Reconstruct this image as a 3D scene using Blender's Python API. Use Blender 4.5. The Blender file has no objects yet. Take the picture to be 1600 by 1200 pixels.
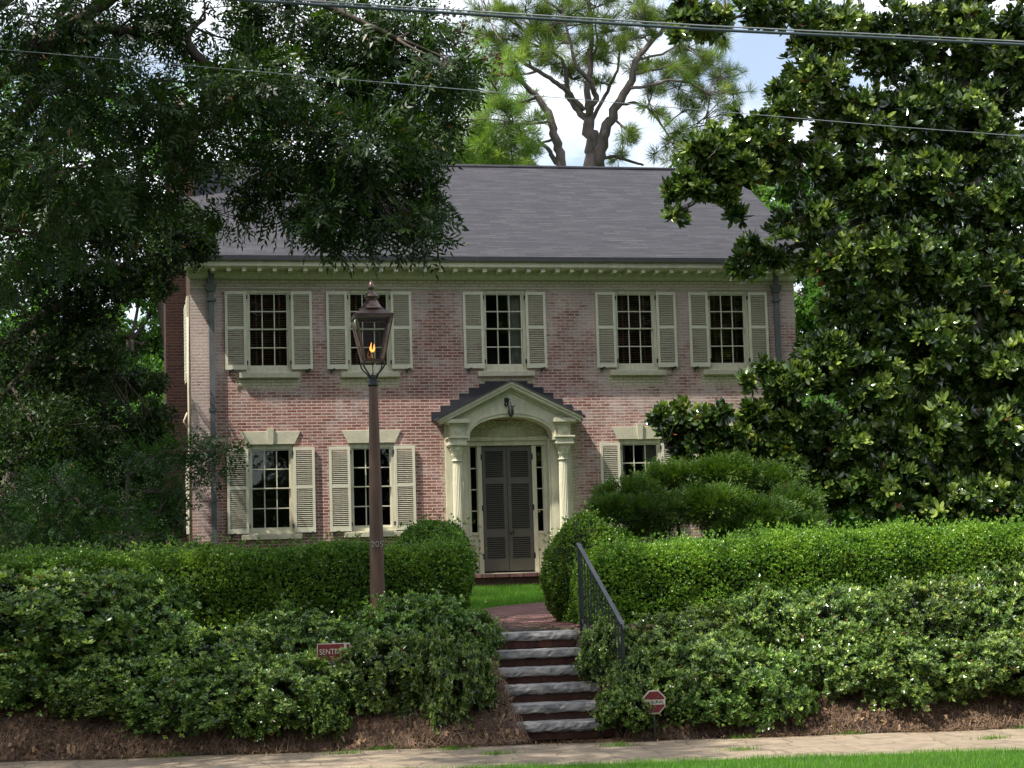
import bpy, math, random
import numpy as np
from math import radians, sin, cos, pi, atan2, sqrt, hypot
from mathutils import Matrix, Vector

rnd = random.Random(7)
rng = np.random.default_rng(11)
scene = bpy.context.scene
col = scene.collection

# ------------------------------------------------------------------ camera
RX = np.array([0.97888478, -0.20232144, -0.02916559])
UX = np.array([0.00790128, -0.10512295, 0.99442784])
FX = np.array([0.20426004, 0.97366072, 0.10130466])
CAM = np.array([-6.607, -32.0, 1.65]); FPX = 2900.0
cd = bpy.data.cameras.new("camera"); cam = bpy.data.objects.new("camera", cd); col.objects.link(cam)
cam.matrix_world = Matrix([[RX[0], UX[0], -FX[0], CAM[0]], [RX[1], UX[1], -FX[1], CAM[1]],
                           [RX[2], UX[2], -FX[2], CAM[2]], [0, 0, 0, 1]])
cd.sensor_width = 36; cd.lens = 36 * FPX / 1600; cd.clip_start = 0.1; cd.clip_end = 2000
scene.camera = cam

def W(px, py, Y):
    """world point seen at photo pixel (px,py) on the plane y=Y"""
    d = FX + RX * (px - 800) / FPX + UX * (600 - py) / FPX
    return CAM + d * (Y - CAM[1]) / d[1]

# ------------------------------------------------------------------ light
SD = np.array([2.6, 1.0, -4.6]); SD = SD / np.linalg.norm(SD)
w = bpy.data.worlds.new("World"); scene.world = w; w.use_nodes = True
nt = w.node_tree; nt.nodes.clear()
N = nt.nodes.new; L = nt.links.new
sky = N('ShaderNodeTexSky'); sky.sky_type = 'NISHITA'; sky.sun_disc = False
sky.sun_elevation = math.asin(-SD[2]); sky.sun_rotation = atan2(-SD[0], -SD[1])
sky.air_density = 1.0; sky.dust_density = 1.5
bg = N('ShaderNodeBackground'); bg.inputs[1].default_value = 0.11
L(sky.outputs[0], bg.inputs[0])
bg2 = N('ShaderNodeBackground'); bg2.inputs[0].default_value = (0.93, 0.96, 1.0, 1); bg2.inputs[1].default_value = 1.15
tc = N('ShaderNodeTexCoord'); mp = N('ShaderNodeMapping'); mp.inputs['Scale'].default_value = (1, 1, 2.2)
mp.inputs['Location'].default_value = (0.35, 0.2, 0.1)
no = N('ShaderNodeTexNoise'); no.inputs['Scale'].default_value = 4.2; no.inputs['Detail'].default_value = 7; no.inputs['Roughness'].default_value = 0.55
cr = N('ShaderNodeValToRGB'); cr.color_ramp.elements[0].position = 0.42; cr.color_ramp.elements[1].position = 0.60
cr.color_ramp.elements[0].color = (0.15, 0.15, 0.15, 1)
ms = N('ShaderNodeMixShader'); out = N('ShaderNodeOutputWorld')
L(tc.outputs['Generated'], mp.inputs[0]); L(mp.outputs[0], no.inputs[0]); L(no.outputs[0], cr.inputs[0])
L(cr.outputs[0], ms.inputs[0]); L(bg.outputs[0], ms.inputs[1]); L(bg2.outputs[0], ms.inputs[2]); L(ms.outputs[0], out.inputs[0])
sl = bpy.data.lights.new("sun", 'SUN'); sl.energy = 4.9; sl.angle = radians(0.53); sl.color = (1.0, 0.95, 0.86)
so = bpy.data.objects.new("sun", sl); col.objects.link(so)
so.rotation_mode = 'QUATERNION'; so.rotation_quaternion = Vector(SD).to_track_quat('-Z', 'Y')
so.location = (-20, -20, 40)
scene.view_settings.view_transform = 'Standard'; scene.view_settings.look = 'None'
scene.view_settings.gamma = 1.0; scene.view_settings.exposure = 0.80
scene.cycles.max_bounces = 6; scene.cycles.diffuse_bounces = 3; scene.cycles.glossy_bounces = 2
scene.cycles.transmission_bounces = 4; scene.cycles.transparent_max_bounces = 6
scene.cycles.sample_clamp_indirect = 4

# ------------------------------------------------------------------ materials
def newmat(name):
    m = bpy.data.materials.new(name); m.use_nodes = True
    t = m.node_tree; return m, t, t.nodes['Principled BSDF']
def pm(name, c, rough=0.6, var=0.25, scale=6.0, bump=0.15, bscale=None, metal=0.0, c2=None, spec=0.4, stretch=None):
    m, t, b = newmat(name)
    tcn = t.nodes.new('ShaderNodeTexCoord'); src = tcn.outputs['Object']
    if stretch:
        mpn = t.nodes.new('ShaderNodeMapping'); mpn.inputs['Scale'].default_value = stretch
        t.links.new(src, mpn.inputs[0]); src = mpn.outputs[0]
    n1 = t.nodes.new('ShaderNodeTexNoise'); n1.inputs['Scale'].default_value = scale; n1.inputs['Detail'].default_value = 6
    n1.inputs['Roughness'].default_value = 0.65
    t.links.new(src, n1.inputs[0])
    r = t.nodes.new('ShaderNodeValToRGB'); r.color_ramp.elements[0].position = 0.3; r.color_ramp.elements[1].position = 0.7
    lo = tuple(x * (1 - var) for x in c) if c2 is None else c2
    r.color_ramp.elements[0].color = (*lo, 1)
    r.color_ramp.elements[1].color = (*[min(1, x * (1 + var * 0.5)) for x in c], 1)
    t.links.new(n1.outputs[0], r.inputs[0]); t.links.new(r.outputs[0], b.inputs['Base Color'])
    b.inputs['Roughness'].default_value = rough; b.inputs['Metallic'].default_value = metal
    b.inputs['Specular IOR Level'].default_value = spec
    if bump:
        n2 = t.nodes.new('ShaderNodeTexNoise'); n2.inputs['Scale'].default_value = bscale or scale * 6; n2.inputs['Detail'].default_value = 4
        t.links.new(src, n2.inputs[0])
        bp = t.nodes.new('ShaderNodeBump'); bp.inputs['Strength'].default_value = bump; bp.inputs['Distance'].default_value = 0.01
        t.links.new(n2.outputs[0], bp.inputs['Height']); t.links.new(bp.outputs[0], b.inputs['Normal'])
    return m
def mathn(t, op, a, b=None, clamp=False):
    n = t.nodes.new('ShaderNodeMath'); n.operation = op; n.use_clamp = clamp
    for i, v in enumerate((a, b)):
        if v is None: continue
        if isinstance(v, (int, float)): n.inputs[i].default_value = v
        else: t.links.new(v, n.inputs[i])
    return n.outputs[0]
def leafmat(name, dark, mid, light, rough=0.45, trans=0.3, spec=0.35):
    m, t, b = newmat(name)
    a = t.nodes.new('ShaderNodeAttribute'); a.attribute_name = 'tint'
    r = t.nodes.new('ShaderNodeValToRGB'); e = r.color_ramp.elements
    e[0].position = 0; e[0].color = (*dark, 1); e[1].position = 1; e[1].color = (*light, 1)
    x = e.new(0.55); x.color = (*mid, 1); x = e.new(0.93); x.color = (*light, 1); e[-1].color = (0.24, 0.10, 0.04, 1)
    t.links.new(a.outputs['Fac'], r.inputs[0])
    oi = t.nodes.new('ShaderNodeObjectInfo'); hs = t.nodes.new('ShaderNodeHueSaturation')      # plants of a kind differ a little in hue and value
    t.links.new(mathn(t, 'ADD', mathn(t, 'MULTIPLY', oi.outputs['Random'], .022), .494), hs.inputs['Hue']); t.links.new(mathn(t, 'ADD', mathn(t, 'MULTIPLY', oi.outputs['Random'], .35), .82), hs.inputs['Value'])
    t.links.new(r.outputs[0], hs.inputs['Color']); r = hs; t.links.new(r.outputs[0], b.inputs['Base Color'])
    b.inputs['Roughness'].default_value = rough; b.inputs['Specular IOR Level'].default_value = spec
    tr = t.nodes.new('ShaderNodeBsdfTranslucent')
    mx = t.nodes.new('ShaderNodeMix'); mx.data_type = 'RGBA'; mx.blend_type = 'MULTIPLY'; mx.inputs[0].default_value = 1
    t.links.new(r.outputs[0], mx.inputs[6]); mx.inputs[7].default_value = (1.5, 1.7, 0.5, 1)
    t.links.new(mx.outputs[2], tr.inputs[0])
    s = t.nodes.new('ShaderNodeMixShader'); s.inputs[0].default_value = trans
    t.links.new(b.outputs[0], s.inputs[1]); t.links.new(tr.outputs[0], s.inputs[2])
    t.links.new(s.outputs[0], t.nodes['Material Output'].inputs['Surface'])
    return m
def attrmix(t, name): 
    a = t.nodes.new('ShaderNodeAttribute'); a.attribute_name = name; return a.outputs['Fac']
def mixc(t, fac, a, b, mode='MIX'):
    n = t.nodes.new('ShaderNodeMix'); n.data_type = 'RGBA'; n.blend_type = mode
    for i, v in ((0, fac), (6, a), (7, b)):
        if isinstance(v, (int, float)): n.inputs[i].default_value = v
        elif isinstance(v, tuple): n.inputs[i].default_value = (*v, 1)
        else: t.links.new(v, n.inputs[i])
    return n.outputs[2]
def noise(t, src, scale, detail=5, rough=0.6):
    n = t.nodes.new('ShaderNodeTexNoise'); n.inputs['Scale'].default_value = scale; n.inputs['Detail'].default_value = detail
    n.inputs['Roughness'].default_value = rough; t.links.new(src, n.inputs[0]); return n.outputs[0]
def ramp(t, src, stops):
    r = t.nodes.new('ShaderNodeValToRGB'); e = r.color_ramp.elements
    e[0].position, e[1].position = stops[0][0], stops[-1][0]
    e[0].color = (*stops[0][1], 1); e[1].color = (*stops[-1][1], 1)
    for p, c in stops[1:-1]:
        x = e.new(p); x.color = (*c, 1)
    t.links.new(src, r.inputs[0]); return r.outputs[0]
def brickmat(name, ca, cb, mortar, bw=0.172, bh=0.0525, ms=0.009, axis='xz', paint=True, wash=0.5):
    m, t, b = newmat(name)
    g = t.nodes.new('ShaderNodeTexCoord'); sp = t.nodes.new('ShaderNodeSeparateXYZ'); t.links.new(g.outputs['Object'], sp.inputs[0])
    cb_ = t.nodes.new('ShaderNodeCombineXYZ')
    o = {'x': sp.outputs[0], 'y': sp.outputs[1], 'z': sp.outputs[2]}
    t.links.new(o[axis[0]], cb_.inputs[0]); t.links.new(o[axis[1]], cb_.inputs[1])
    P = cb_.outputs[0]
    wob = t.nodes.new('ShaderNodeTexNoise'); wob.inputs['Scale'].default_value = 25; t.links.new(P, wob.inputs[0])
    vm = t.nodes.new('ShaderNodeVectorMath'); vm.operation = 'MULTIPLY_ADD'; t.links.new(wob.outputs['Color'], vm.inputs[0])
    vm.inputs[1].default_value = (0.008, 0.006, 0); t.links.new(P, vm.inputs[2])
    br = t.nodes.new('ShaderNodeTexBrick'); t.links.new(vm.outputs[0], br.inputs[0])
    br.inputs['Scale'].default_value = 1; br.inputs['Brick Width'].default_value = bw; br.inputs['Row Height'].default_value = bh
    br.inputs['Mortar Size'].default_value = ms; br.inputs['Mortar Smooth'].default_value = 0.35; br.inputs['Bias'].default_value = 0
    br.inputs['Color1'].default_value = (0, 0, 0, 1); br.inputs['Color2'].default_value = (1, 1, 1, 1); br.inputs['Mortar'].default_value = (.5, .5, .5, 1)
    mid = tuple((x + y) / 2 for x, y in zip(ca, cb))
    c = ramp(t, br.outputs['Color'], [(0, ca), (0.45, mid), (0.8, cb), (1, (ca[0] * .75, ca[1] * .9, ca[2] * 1.0))])
    c = mixc(t, br.outputs['Fac'], c, mortar)
    big = noise(t, P, 2.1, 8, 0.68); fine = noise(t, P, 38, 4, 0.7)
    st = t.nodes.new('ShaderNodeMapping'); st.inputs['Scale'].default_value = (5, 22, 1); t.links.new(P, st.inputs[0])
    hz = noise(t, st.outputs[0], 1.0, 4, 0.65)
    if paint:
        brr = br.outputs['Color']
        # old whitewash left on the brick: patchy wear
        wsh = mathn(t, 'ADD', mathn(t, 'MULTIPLY', big, 1.9), mathn(t, 'MULTIPLY', hz, 1.0))
        wsh = mathn(t, 'ADD', wsh, mathn(t, 'MULTIPLY', fine, 0.5))
        wsh = mathn(t, 'ADD', wsh, mathn(t, 'MULTIPLY', attrmix(t, 'wash'), 0.55))
        wsh = mathn(t, 'ADD', wsh, mathn(t, 'MULTIPLY', mathn(t, 'SUBTRACT', brr, 0.5), 0.13))
        wf = mathn(t, 'MULTIPLY', mathn(t, 'SUBTRACT', wsh, 1.71), 2.4, True)
        c = mixc(t, mathn(t, 'MULTIPLY', wf, 0.66), c, (0.62, 0.53, 0.49))
        pf = mathn(t, 'ADD', attrmix(t, 'paint'), mathn(t, 'MULTIPLY', mathn(t, 'SUBTRACT', fine, 0.5), 1.6))
        pf = mathn(t, 'ADD', pf, mathn(t, 'MULTIPLY', mathn(t, 'SUBTRACT', hz, 0.5), 1.1))
        pf = mathn(t, 'MULTIPLY', mathn(t, 'SUBTRACT', pf, 0.42), 4.0, True)
        pc = mixc(t, mathn(t, 'MULTIPLY', br.outputs['Fac'], 0.8), (0.62, 0.58, 0.40), (0.26, 0.22, 0.15))
        c = mixc(t, mathn(t, 'MULTIPLY', pf, 0.9), c, pc)
        c = mixc(t, 0.6, c, ramp(t, noise(t, P, 1.1, 5, .6), [(0.35, (.76, .73, .73)), (0.6, (1.1, 1.07, 1.07))]), 'MULTIPLY')
    c = mixc(t, 0.35, c, ramp(t, fine, [(0.3, (0.45, 0.45, 0.45)), (0.7, (1, 1, 1))]), 'MULTIPLY')
    t.links.new(c, b.inputs['Base Color']); b.inputs['Roughness'].default_value = 0.88; b.inputs['Specular IOR Level'].default_value = 0.2
    hgt = mathn(t, 'SUBTRACT', mathn(t, 'MULTIPLY', fine, 0.35), br.outputs['Fac'])
    bp = t.nodes.new('ShaderNodeBump'); bp.inputs['Strength'].default_value = 0.6; bp.inputs['Distance'].default_value = 0.006
    t.links.new(hgt, bp.inputs['Height']); t.links.new(bp.outputs[0], b.inputs['Normal'])
    return m

M = {}
M['brick'] = brickmat('brick', (0.225, 0.085, 0.072), (0.40, 0.195, 0.16), (0.58, 0.47, 0.41))
M['brick_side_shaded'] = brickmat('brick_side_shaded', (0.035, 0.013, 0.011), (0.06, 0.024, 0.018), (0.05, 0.038, 0.032), axis='xz', paint=False)  # chimney brick darkened: its shade is put into the colour
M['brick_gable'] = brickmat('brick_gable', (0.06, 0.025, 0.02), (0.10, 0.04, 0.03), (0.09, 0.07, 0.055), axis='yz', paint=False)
M['brick_step'] = brickmat('brick_step', (0.06, 0.024, 0.018), (0.11, 0.042, 0.03), (0.05, 0.04, 0.032), bw=0.07, bh=0.2, paint=False)
M['brick_path'] = brickmat('brick_path', (0.17, 0.075, 0.075), (0.30, 0.14, 0.13), (0.045, 0.05, 0.025), bw=0.24, bh=0.125, ms=0.014, axis='xy', paint=False)
M['cream'] = pm('cream_paint', (0.64, 0.61, 0.45), 0.5, 0.22, 4.0, 0.08, stretch=(3, 3, .7))
M['shutter'] = pm('shutter_paint', (0.66, 0.63, 0.49), 0.5, 0.12, 4.0, 0.05)
M['stone_trim'] = pm('lintel_paint', (0.55, 0.51, 0.38), 0.7, 0.2, 5.0, 0.2)
M['door'] = pm('door_paint', (0.10, 0.095, 0.078), 0.45, 0.15, 3.0, 0.05)
M['iron'] = pm('black_iron', (0.02, 0.02, 0.022), 0.4, 0.2, 8, 0.1)
M['rail'] = pm('blue_black_rail_paint', (0.018, 0.02, 0.028), 0.4, 0.2, 8, 0.1, spec=0.6)
M['lead'] = pm('grey_downspout', (0.14, 0.145, 0.15), 0.5, 0.3, 3, 0.1, metal=0.2)
M['flash'] = pm('dark_flashing', (0.025, 0.025, 0.032), 0.55, 0.25, 5, 0.1)
M['copper'] = pm('aged_copper', (0.12, 0.08, 0.068), 0.32, 0.45, 7, 0.15, metal=0.85)
M['post'] = pm('post_brown', (0.085, 0.046, 0.03), 0.55, 0.35, 4, 0.1, stretch=(3, 3, 0.5))
M['number'] = pm('number_metal', (0.30, 0.28, 0.25), 0.4, 0.2, 20, 0.0, metal=0.3)
M['blind'] = pm('wood_blind', (0.2, 0.085, 0.06), 0.5, 0.3, 6, 0.1)
M['dark'] = pm('dark_room', (0.012, 0.012, 0.011), 0.9, 0.2, 2, 0.0)  # near-black, standing in for the darkness of unlit rooms
M['curtain'] = pm('curtain', (0.35, 0.33, 0.28), 0.9, 0.2, 4, 0.1, stretch=(14, 1, 1))
M['granite'] = pm('rough_granite', (0.42, 0.40, 0.37), 0.85, 0.0, 9, 0.5, 34, c2=(0.08, 0.08, 0.09), stretch=(.6, 1, 1.6))
M['bark'] = pm('bark', (0.085, 0.065, 0.05), 0.9, 0.5, 9, 0.7, 22, stretch=(1.5, 1.5, 0.4))
M['bark_pine'] = pm('pine_bark', (0.12, 0.095, 0.085), 0.9, 0.55, 4, 0.8, 9, stretch=(1.5, 1.5, 0.5))
M['bark_grey'] = pm('grey_bark', (0.13, 0.115, 0.10), 0.9, 0.4, 12, 0.5, 22)
M['twigs'] = pm('twigs', (0.025, 0.027, 0.014), 0.95, 0.5, 14, 0.8, 30)
M['cable'] = pm('cable', (0.045, 0.065, 0.075), 0.45, 0.2, 2, 0.0)
M['cable_grey'] = pm('cable_grey', (0.2, 0.22, 0.24), 0.5, 0.2, 2, 0.0)
M['sign_red'] = pm('sign_red', (0.12, 0.012, 0.018), 0.5, 0.25, 14, 0.0)
M['sign_white'] = pm('sign_white', (0.42, 0.39, 0.33), 0.5, 0.2, 18, 0.0)
M['sign_black'] = pm('sign_black', (0.02, 0.02, 0.02), 0.5, 0.2, 18, 0.0)
M['stake'] = pm('stake', (0.35, 0.33, 0.30), 0.6, 0.2, 10, 0.0)
M['brass'] = pm('brass', (0.6, 0.42, 0.15), 0.3, 0.2, 10, 0.0, metal=0.9)

M['boxwood'] = leafmat('boxwood_leaf', (0.035, 0.085, 0.012), (0.12, 0.245, 0.026), (0.30, 0.43, 0.05), 0.34, 0.28, 0.5)
M['azalea'] = leafmat('azalea_leaf', (0.028, 0.055, 0.014), (0.135, 0.225, 0.045), (0.38, 0.47, 0.11), 0.27, 0.25, 0.7)
M['yew'] = leafmat('yew_leaf', (0.02, 0.042, 0.008), (0.055, 0.10, 0.015), (0.12, 0.18, 0.025), 0.5, 0.25)
M['magnolia'] = leafmat('magnolia_leaf', (0.018, 0.038, 0.012), (0.06, 0.115, 0.022), (0.27, 0.36, 0.08), 0.17, 0.16, 0.85)
M['pecan'] = leafmat('pecan_leaf', (0.011, 0.024, 0.007), (0.026, 0.055, 0.011), (0.065, 0.11, 0.02), 0.42, 0.28)
M['oak'] = leafmat('small_leaf', (0.011, 0.024, 0.007), (0.025, 0.052, 0.011), (0.06, 0.10, 0.018), 0.45, 0.28)
M['spray'] = leafmat('spray_leaf', (0.012, 0.034, 0.009), (0.03, 0.07, 0.015), (0.08, 0.15, 0.028), 0.5, 0.3)
M['far'] = leafmat('far_leaf', (0.04, 0.09, 0.018), (0.08, 0.17, 0.03), (0.17, 0.27, 0.06), 0.55, 0.4)
M['needle'] = leafmat('pine_needle', (0.06, 0.10, 0.025), (0.14, 0.21, 0.04), (0.28, 0.31, 0.08), 0.5, 0.4)
M['red_flower'] = leafmat('red_flower', (0.3, 0.03, 0.03), (0.45, 0.05, 0.05), (0.6, 0.1, 0.09), 0.5, 0.3)
M['seed'] = leafmat('seed_cluster', (0.05, 0.015, 0.012), (0.09, 0.025, 0.02), (0.14, 0.05, 0.03), 0.6, 0.1)
M['grass'] = leafmat('grass_blade', (0.045, 0.11, 0.012), (0.10, 0.22, 0.02), (0.20, 0.34, 0.035), 0.5, 0.4)
M['straw'] = leafmat('pine_straw', (0.06, 0.035, 0.024), (0.17, 0.10, 0.068), (0.34, 0.22, 0.15), 0.8, 0.1)
M['deadleaf'] = leafmat('dead_leaf', (0.09, 0.05, 0.03), (0.27, 0.16, 0.09), (0.46, 0.32, 0.2), 0.7, 0.2)

# glass
def glassmat(name, tint=(1, 1, 1), refl=1.0):
    m = bpy.data.materials.new(name); m.use_nodes = True; t = m.node_tree; t.nodes.clear()
    o = t.nodes.new('ShaderNodeOutputMaterial'); tr = t.nodes.new('ShaderNodeBsdfTransparent'); tr.inputs[0].default_value = (*tint, 1)
    gl = t.nodes.new('ShaderNodeBsdfGlossy'); gl.inputs['Roughness'].default_value = 0.02; gl.inputs[0].default_value = (refl, refl, refl, 1)
    g = t.nodes.new('ShaderNodeTexCoord'); n = t.nodes.new('ShaderNodeTexNoise'); n.inputs['Scale'].default_value = 2.5
    t.links.new(g.outputs['Object'], n.inputs[0]); bp = t.nodes.new('ShaderNodeBump'); bp.inputs['Strength'].default_value = 0.25; bp.inputs['Distance'].default_value = 0.02
    t.links.new(n.outputs[0], bp.inputs['Height']); t.links.new(bp.outputs[0], gl.inputs['Normal'])
    f = t.nodes.new('ShaderNodeFresnel'); f.inputs[0].default_value = 1.5
    s = t.nodes.new('ShaderNodeMixShader'); t.links.new(f.outputs[0], s.inputs[0]); t.links.new(tr.outputs[0], s.inputs[1]); t.links.new(gl.outputs[0], s.inputs[2])
    t.links.new(s.outputs[0], o.inputs[0]); return m
M['glass'] = glassmat('window_glass', (0.9, 0.93, 0.9)); M['lamp_glass'] = glassmat('lamp_glass', (0.8, 0.8, 0.78))
m, t, b = newmat('flame'); b.inputs['Emission Color'].default_value = (1.0, 0.36, 0.07, 1); b.inputs['Emission Strength'].default_value = 1.7
b.inputs['Base Color'].default_value = (1, .4, .1, 1); M['flame'] = m

# shingles
m, t, b = newmat('shingles')
g = t.nodes.new('ShaderNodeTexCoord'); P = g.outputs['Object']
mpn = t.nodes.new('ShaderNodeMapping'); mpn.inputs['Scale'].default_value = (1, 1.17, 0); t.links.new(P, mpn.inputs[0])
br = t.nodes.new('ShaderNodeTexBrick'); t.links.new(mpn.outputs[0], br.inputs[0])
br.inputs['Scale'].default_value = 1; br.inputs['Brick Width'].default_value = 0.34; br.inputs['Row Height'].default_value = 0.098
br.inputs['Mortar Size'].default_value = 0.006; br.inputs['Mortar Smooth'].default_value = 0.3; br.offset = 0.37
br.inputs['Color1'].default_value = (0, 0, 0, 1); br.inputs['Color2'].default_value = (1, 1, 1, 1); br.inputs['Mortar'].default_value = (.1, .1, .1, 1)
c = ramp(t, br.outputs['Color'], [(0, (0.020, 0.020, 0.027)), (0.5, (0.026, 0.026, 0.033)), (1, (0.039, 0.038, 0.045))])
c = mixc(t, br.outputs['Fac'], c, (0.018, 0.018, 0.022))
mp2 = t.nodes.new('ShaderNodeMapping'); mp2.inputs['Scale'].default_value = (1.2, 16, 0); t.links.new(P, mp2.inputs[0])
c = mixc(t, 0.85, c, ramp(t, noise(t, mp2.outputs[0], 1.0, 5, .7), [(0.3, (0.45, 0.45, 0.52)), (0.7, (1.6, 1.52, 1.5))]), 'MULTIPLY')
c = mixc(t, 0.5, c, ramp(t, noise(t, P, 90, 3, .7), [(0.3, (0.6, 0.6, 0.6)), (0.7, (1.3, 1.3, 1.3))]), 'MULTIPLY')
t.links.new(c, b.inputs['Base Color']); b.inputs['Roughness'].default_value = 0.85
bp = t.nodes.new('ShaderNodeBump'); bp.inputs['Strength'].default_value = 0.7; bp.inputs['Distance'].default_value = 0.012
t.links.new(mathn(t, 'SUBTRACT', mathn(t, 'MULTIPLY', noise(t, P, 60), 0.4), br.outputs['Fac']), bp.inputs['Height']); t.links.new(bp.outputs[0], b.inputs['Normal'])
M['shingles'] = m
# ground: mulch / lawn by attribute
m, t, b = newmat('soil')
P = t.nodes.new('ShaderNodeTexCoord').outputs['Object']
mul = ramp(t, noise(t, P, 30, 6, .8), [(0.3, (0.03, 0.02, 0.014)), (0.55, (0.085, 0.055, 0.04)), (0.75, (0.17, 0.12, 0.085))])
lawn = ramp(t, noise(t, P, 20, 6, .7), [(0.3, (0.02, 0.05, 0.01)), (0.7, (0.06, 0.13, 0.02))])
c = mixc(t, attrmix(t, 'lawn'), mul, lawn)
t.links.new(c, b.inputs['Base Color']); b.inputs['Roughness'].default_value = 0.95
bp = t.nodes.new('ShaderNodeBump'); bp.inputs['Strength'].default_value = 1; bp.inputs['Distance'].default_value = 0.03
t.links.new(noise(t, P, 40, 5, .8), bp.inputs['Height']); t.links.new(bp.outputs[0], b.inputs['Normal']); M['soil'] = m
# pavement of hexagonal/irregular old pavers
m, t, b = newmat('pavers')
P = t.nodes.new('ShaderNodeTexCoord').outputs['Object']
wv = t.nodes.new('ShaderNodeTexNoise'); wv.inputs['Scale'].default_value = 3; t.links.new(P, wv.inputs[0])
vm = t.nodes.new('ShaderNodeVectorMath'); vm.operation = 'MULTIPLY_ADD'; t.links.new(wv.outputs['Color'], vm.inputs[0]); vm.inputs[1].default_value = (.12, .12, 0); t.links.new(P, vm.inputs[2])
vo = t.nodes.new('ShaderNodeTexVoronoi'); vo.feature = 'DISTANCE_TO_EDGE'; vo.inputs['Scale'].default_value = 2.3; vo.inputs['Randomness'].default_value = .6; t.links.new(vm.outputs[0], vo.inputs[0])
vc = t.nodes.new('ShaderNodeTexVoronoi'); vc.inputs['Scale'].default_value = 2.3; vc.inputs['Randomness'].default_value = .6; t.links.new(vm.outputs[0], vc.inputs[0])
crk = ramp(t, vo.outputs['Distance'], [(0.0, (1, 1, 1)), (0.035, (0, 0, 0))])
c = ramp(t, noise(t, P, 5, 7, .7), [(0.3, (0.165, 0.125, 0.085)), (0.5, (0.245, 0.19, 0.13)), (0.7, (0.31, 0.25, 0.18))])
c = mixc(t, 0.35, c, ramp(t, vc.outputs['Color'], [(0, (.55, .55, .55)), (1, (1.25, 1.25, 1.25))]), 'MULTIPLY')
c = mixc(t, mathn(t, 'MULTIPLY', crk, noise(t, P, 2.2), True), c, (0.06, 0.045, 0.03))
c = mixc(t, 0.4, c, ramp(t, noise(t, P, 70, 4, .8), [(0.35, (.6, .6, .6)), (0.65, (1.2, 1.2, 1.2))]), 'MULTIPLY')
t.links.new(c, b.inputs['Base Color']); b.inputs['Roughness'].default_value = 0.9
bp = t.nodes.new('ShaderNodeBump'); bp.inputs['Strength'].default_value = .6; bp.inputs['Distance'].default_value = 0.01
t.links.new(mathn(t, 'SUBTRACT', noise(t, P, 50), crk), bp.inputs['Height']); t.links.new(bp.outputs[0], b.inputs['Normal']); M['pavers'] = m
M['asphalt'] = pm('asphalt', (0.06, 0.06, 0.06), 0.9, 0.3, 30, 0.5)
M['kerb'] = pm('kerb', (0.33, 0.31, 0.28), 0.9, 0.3, 8, 0.4)

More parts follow.
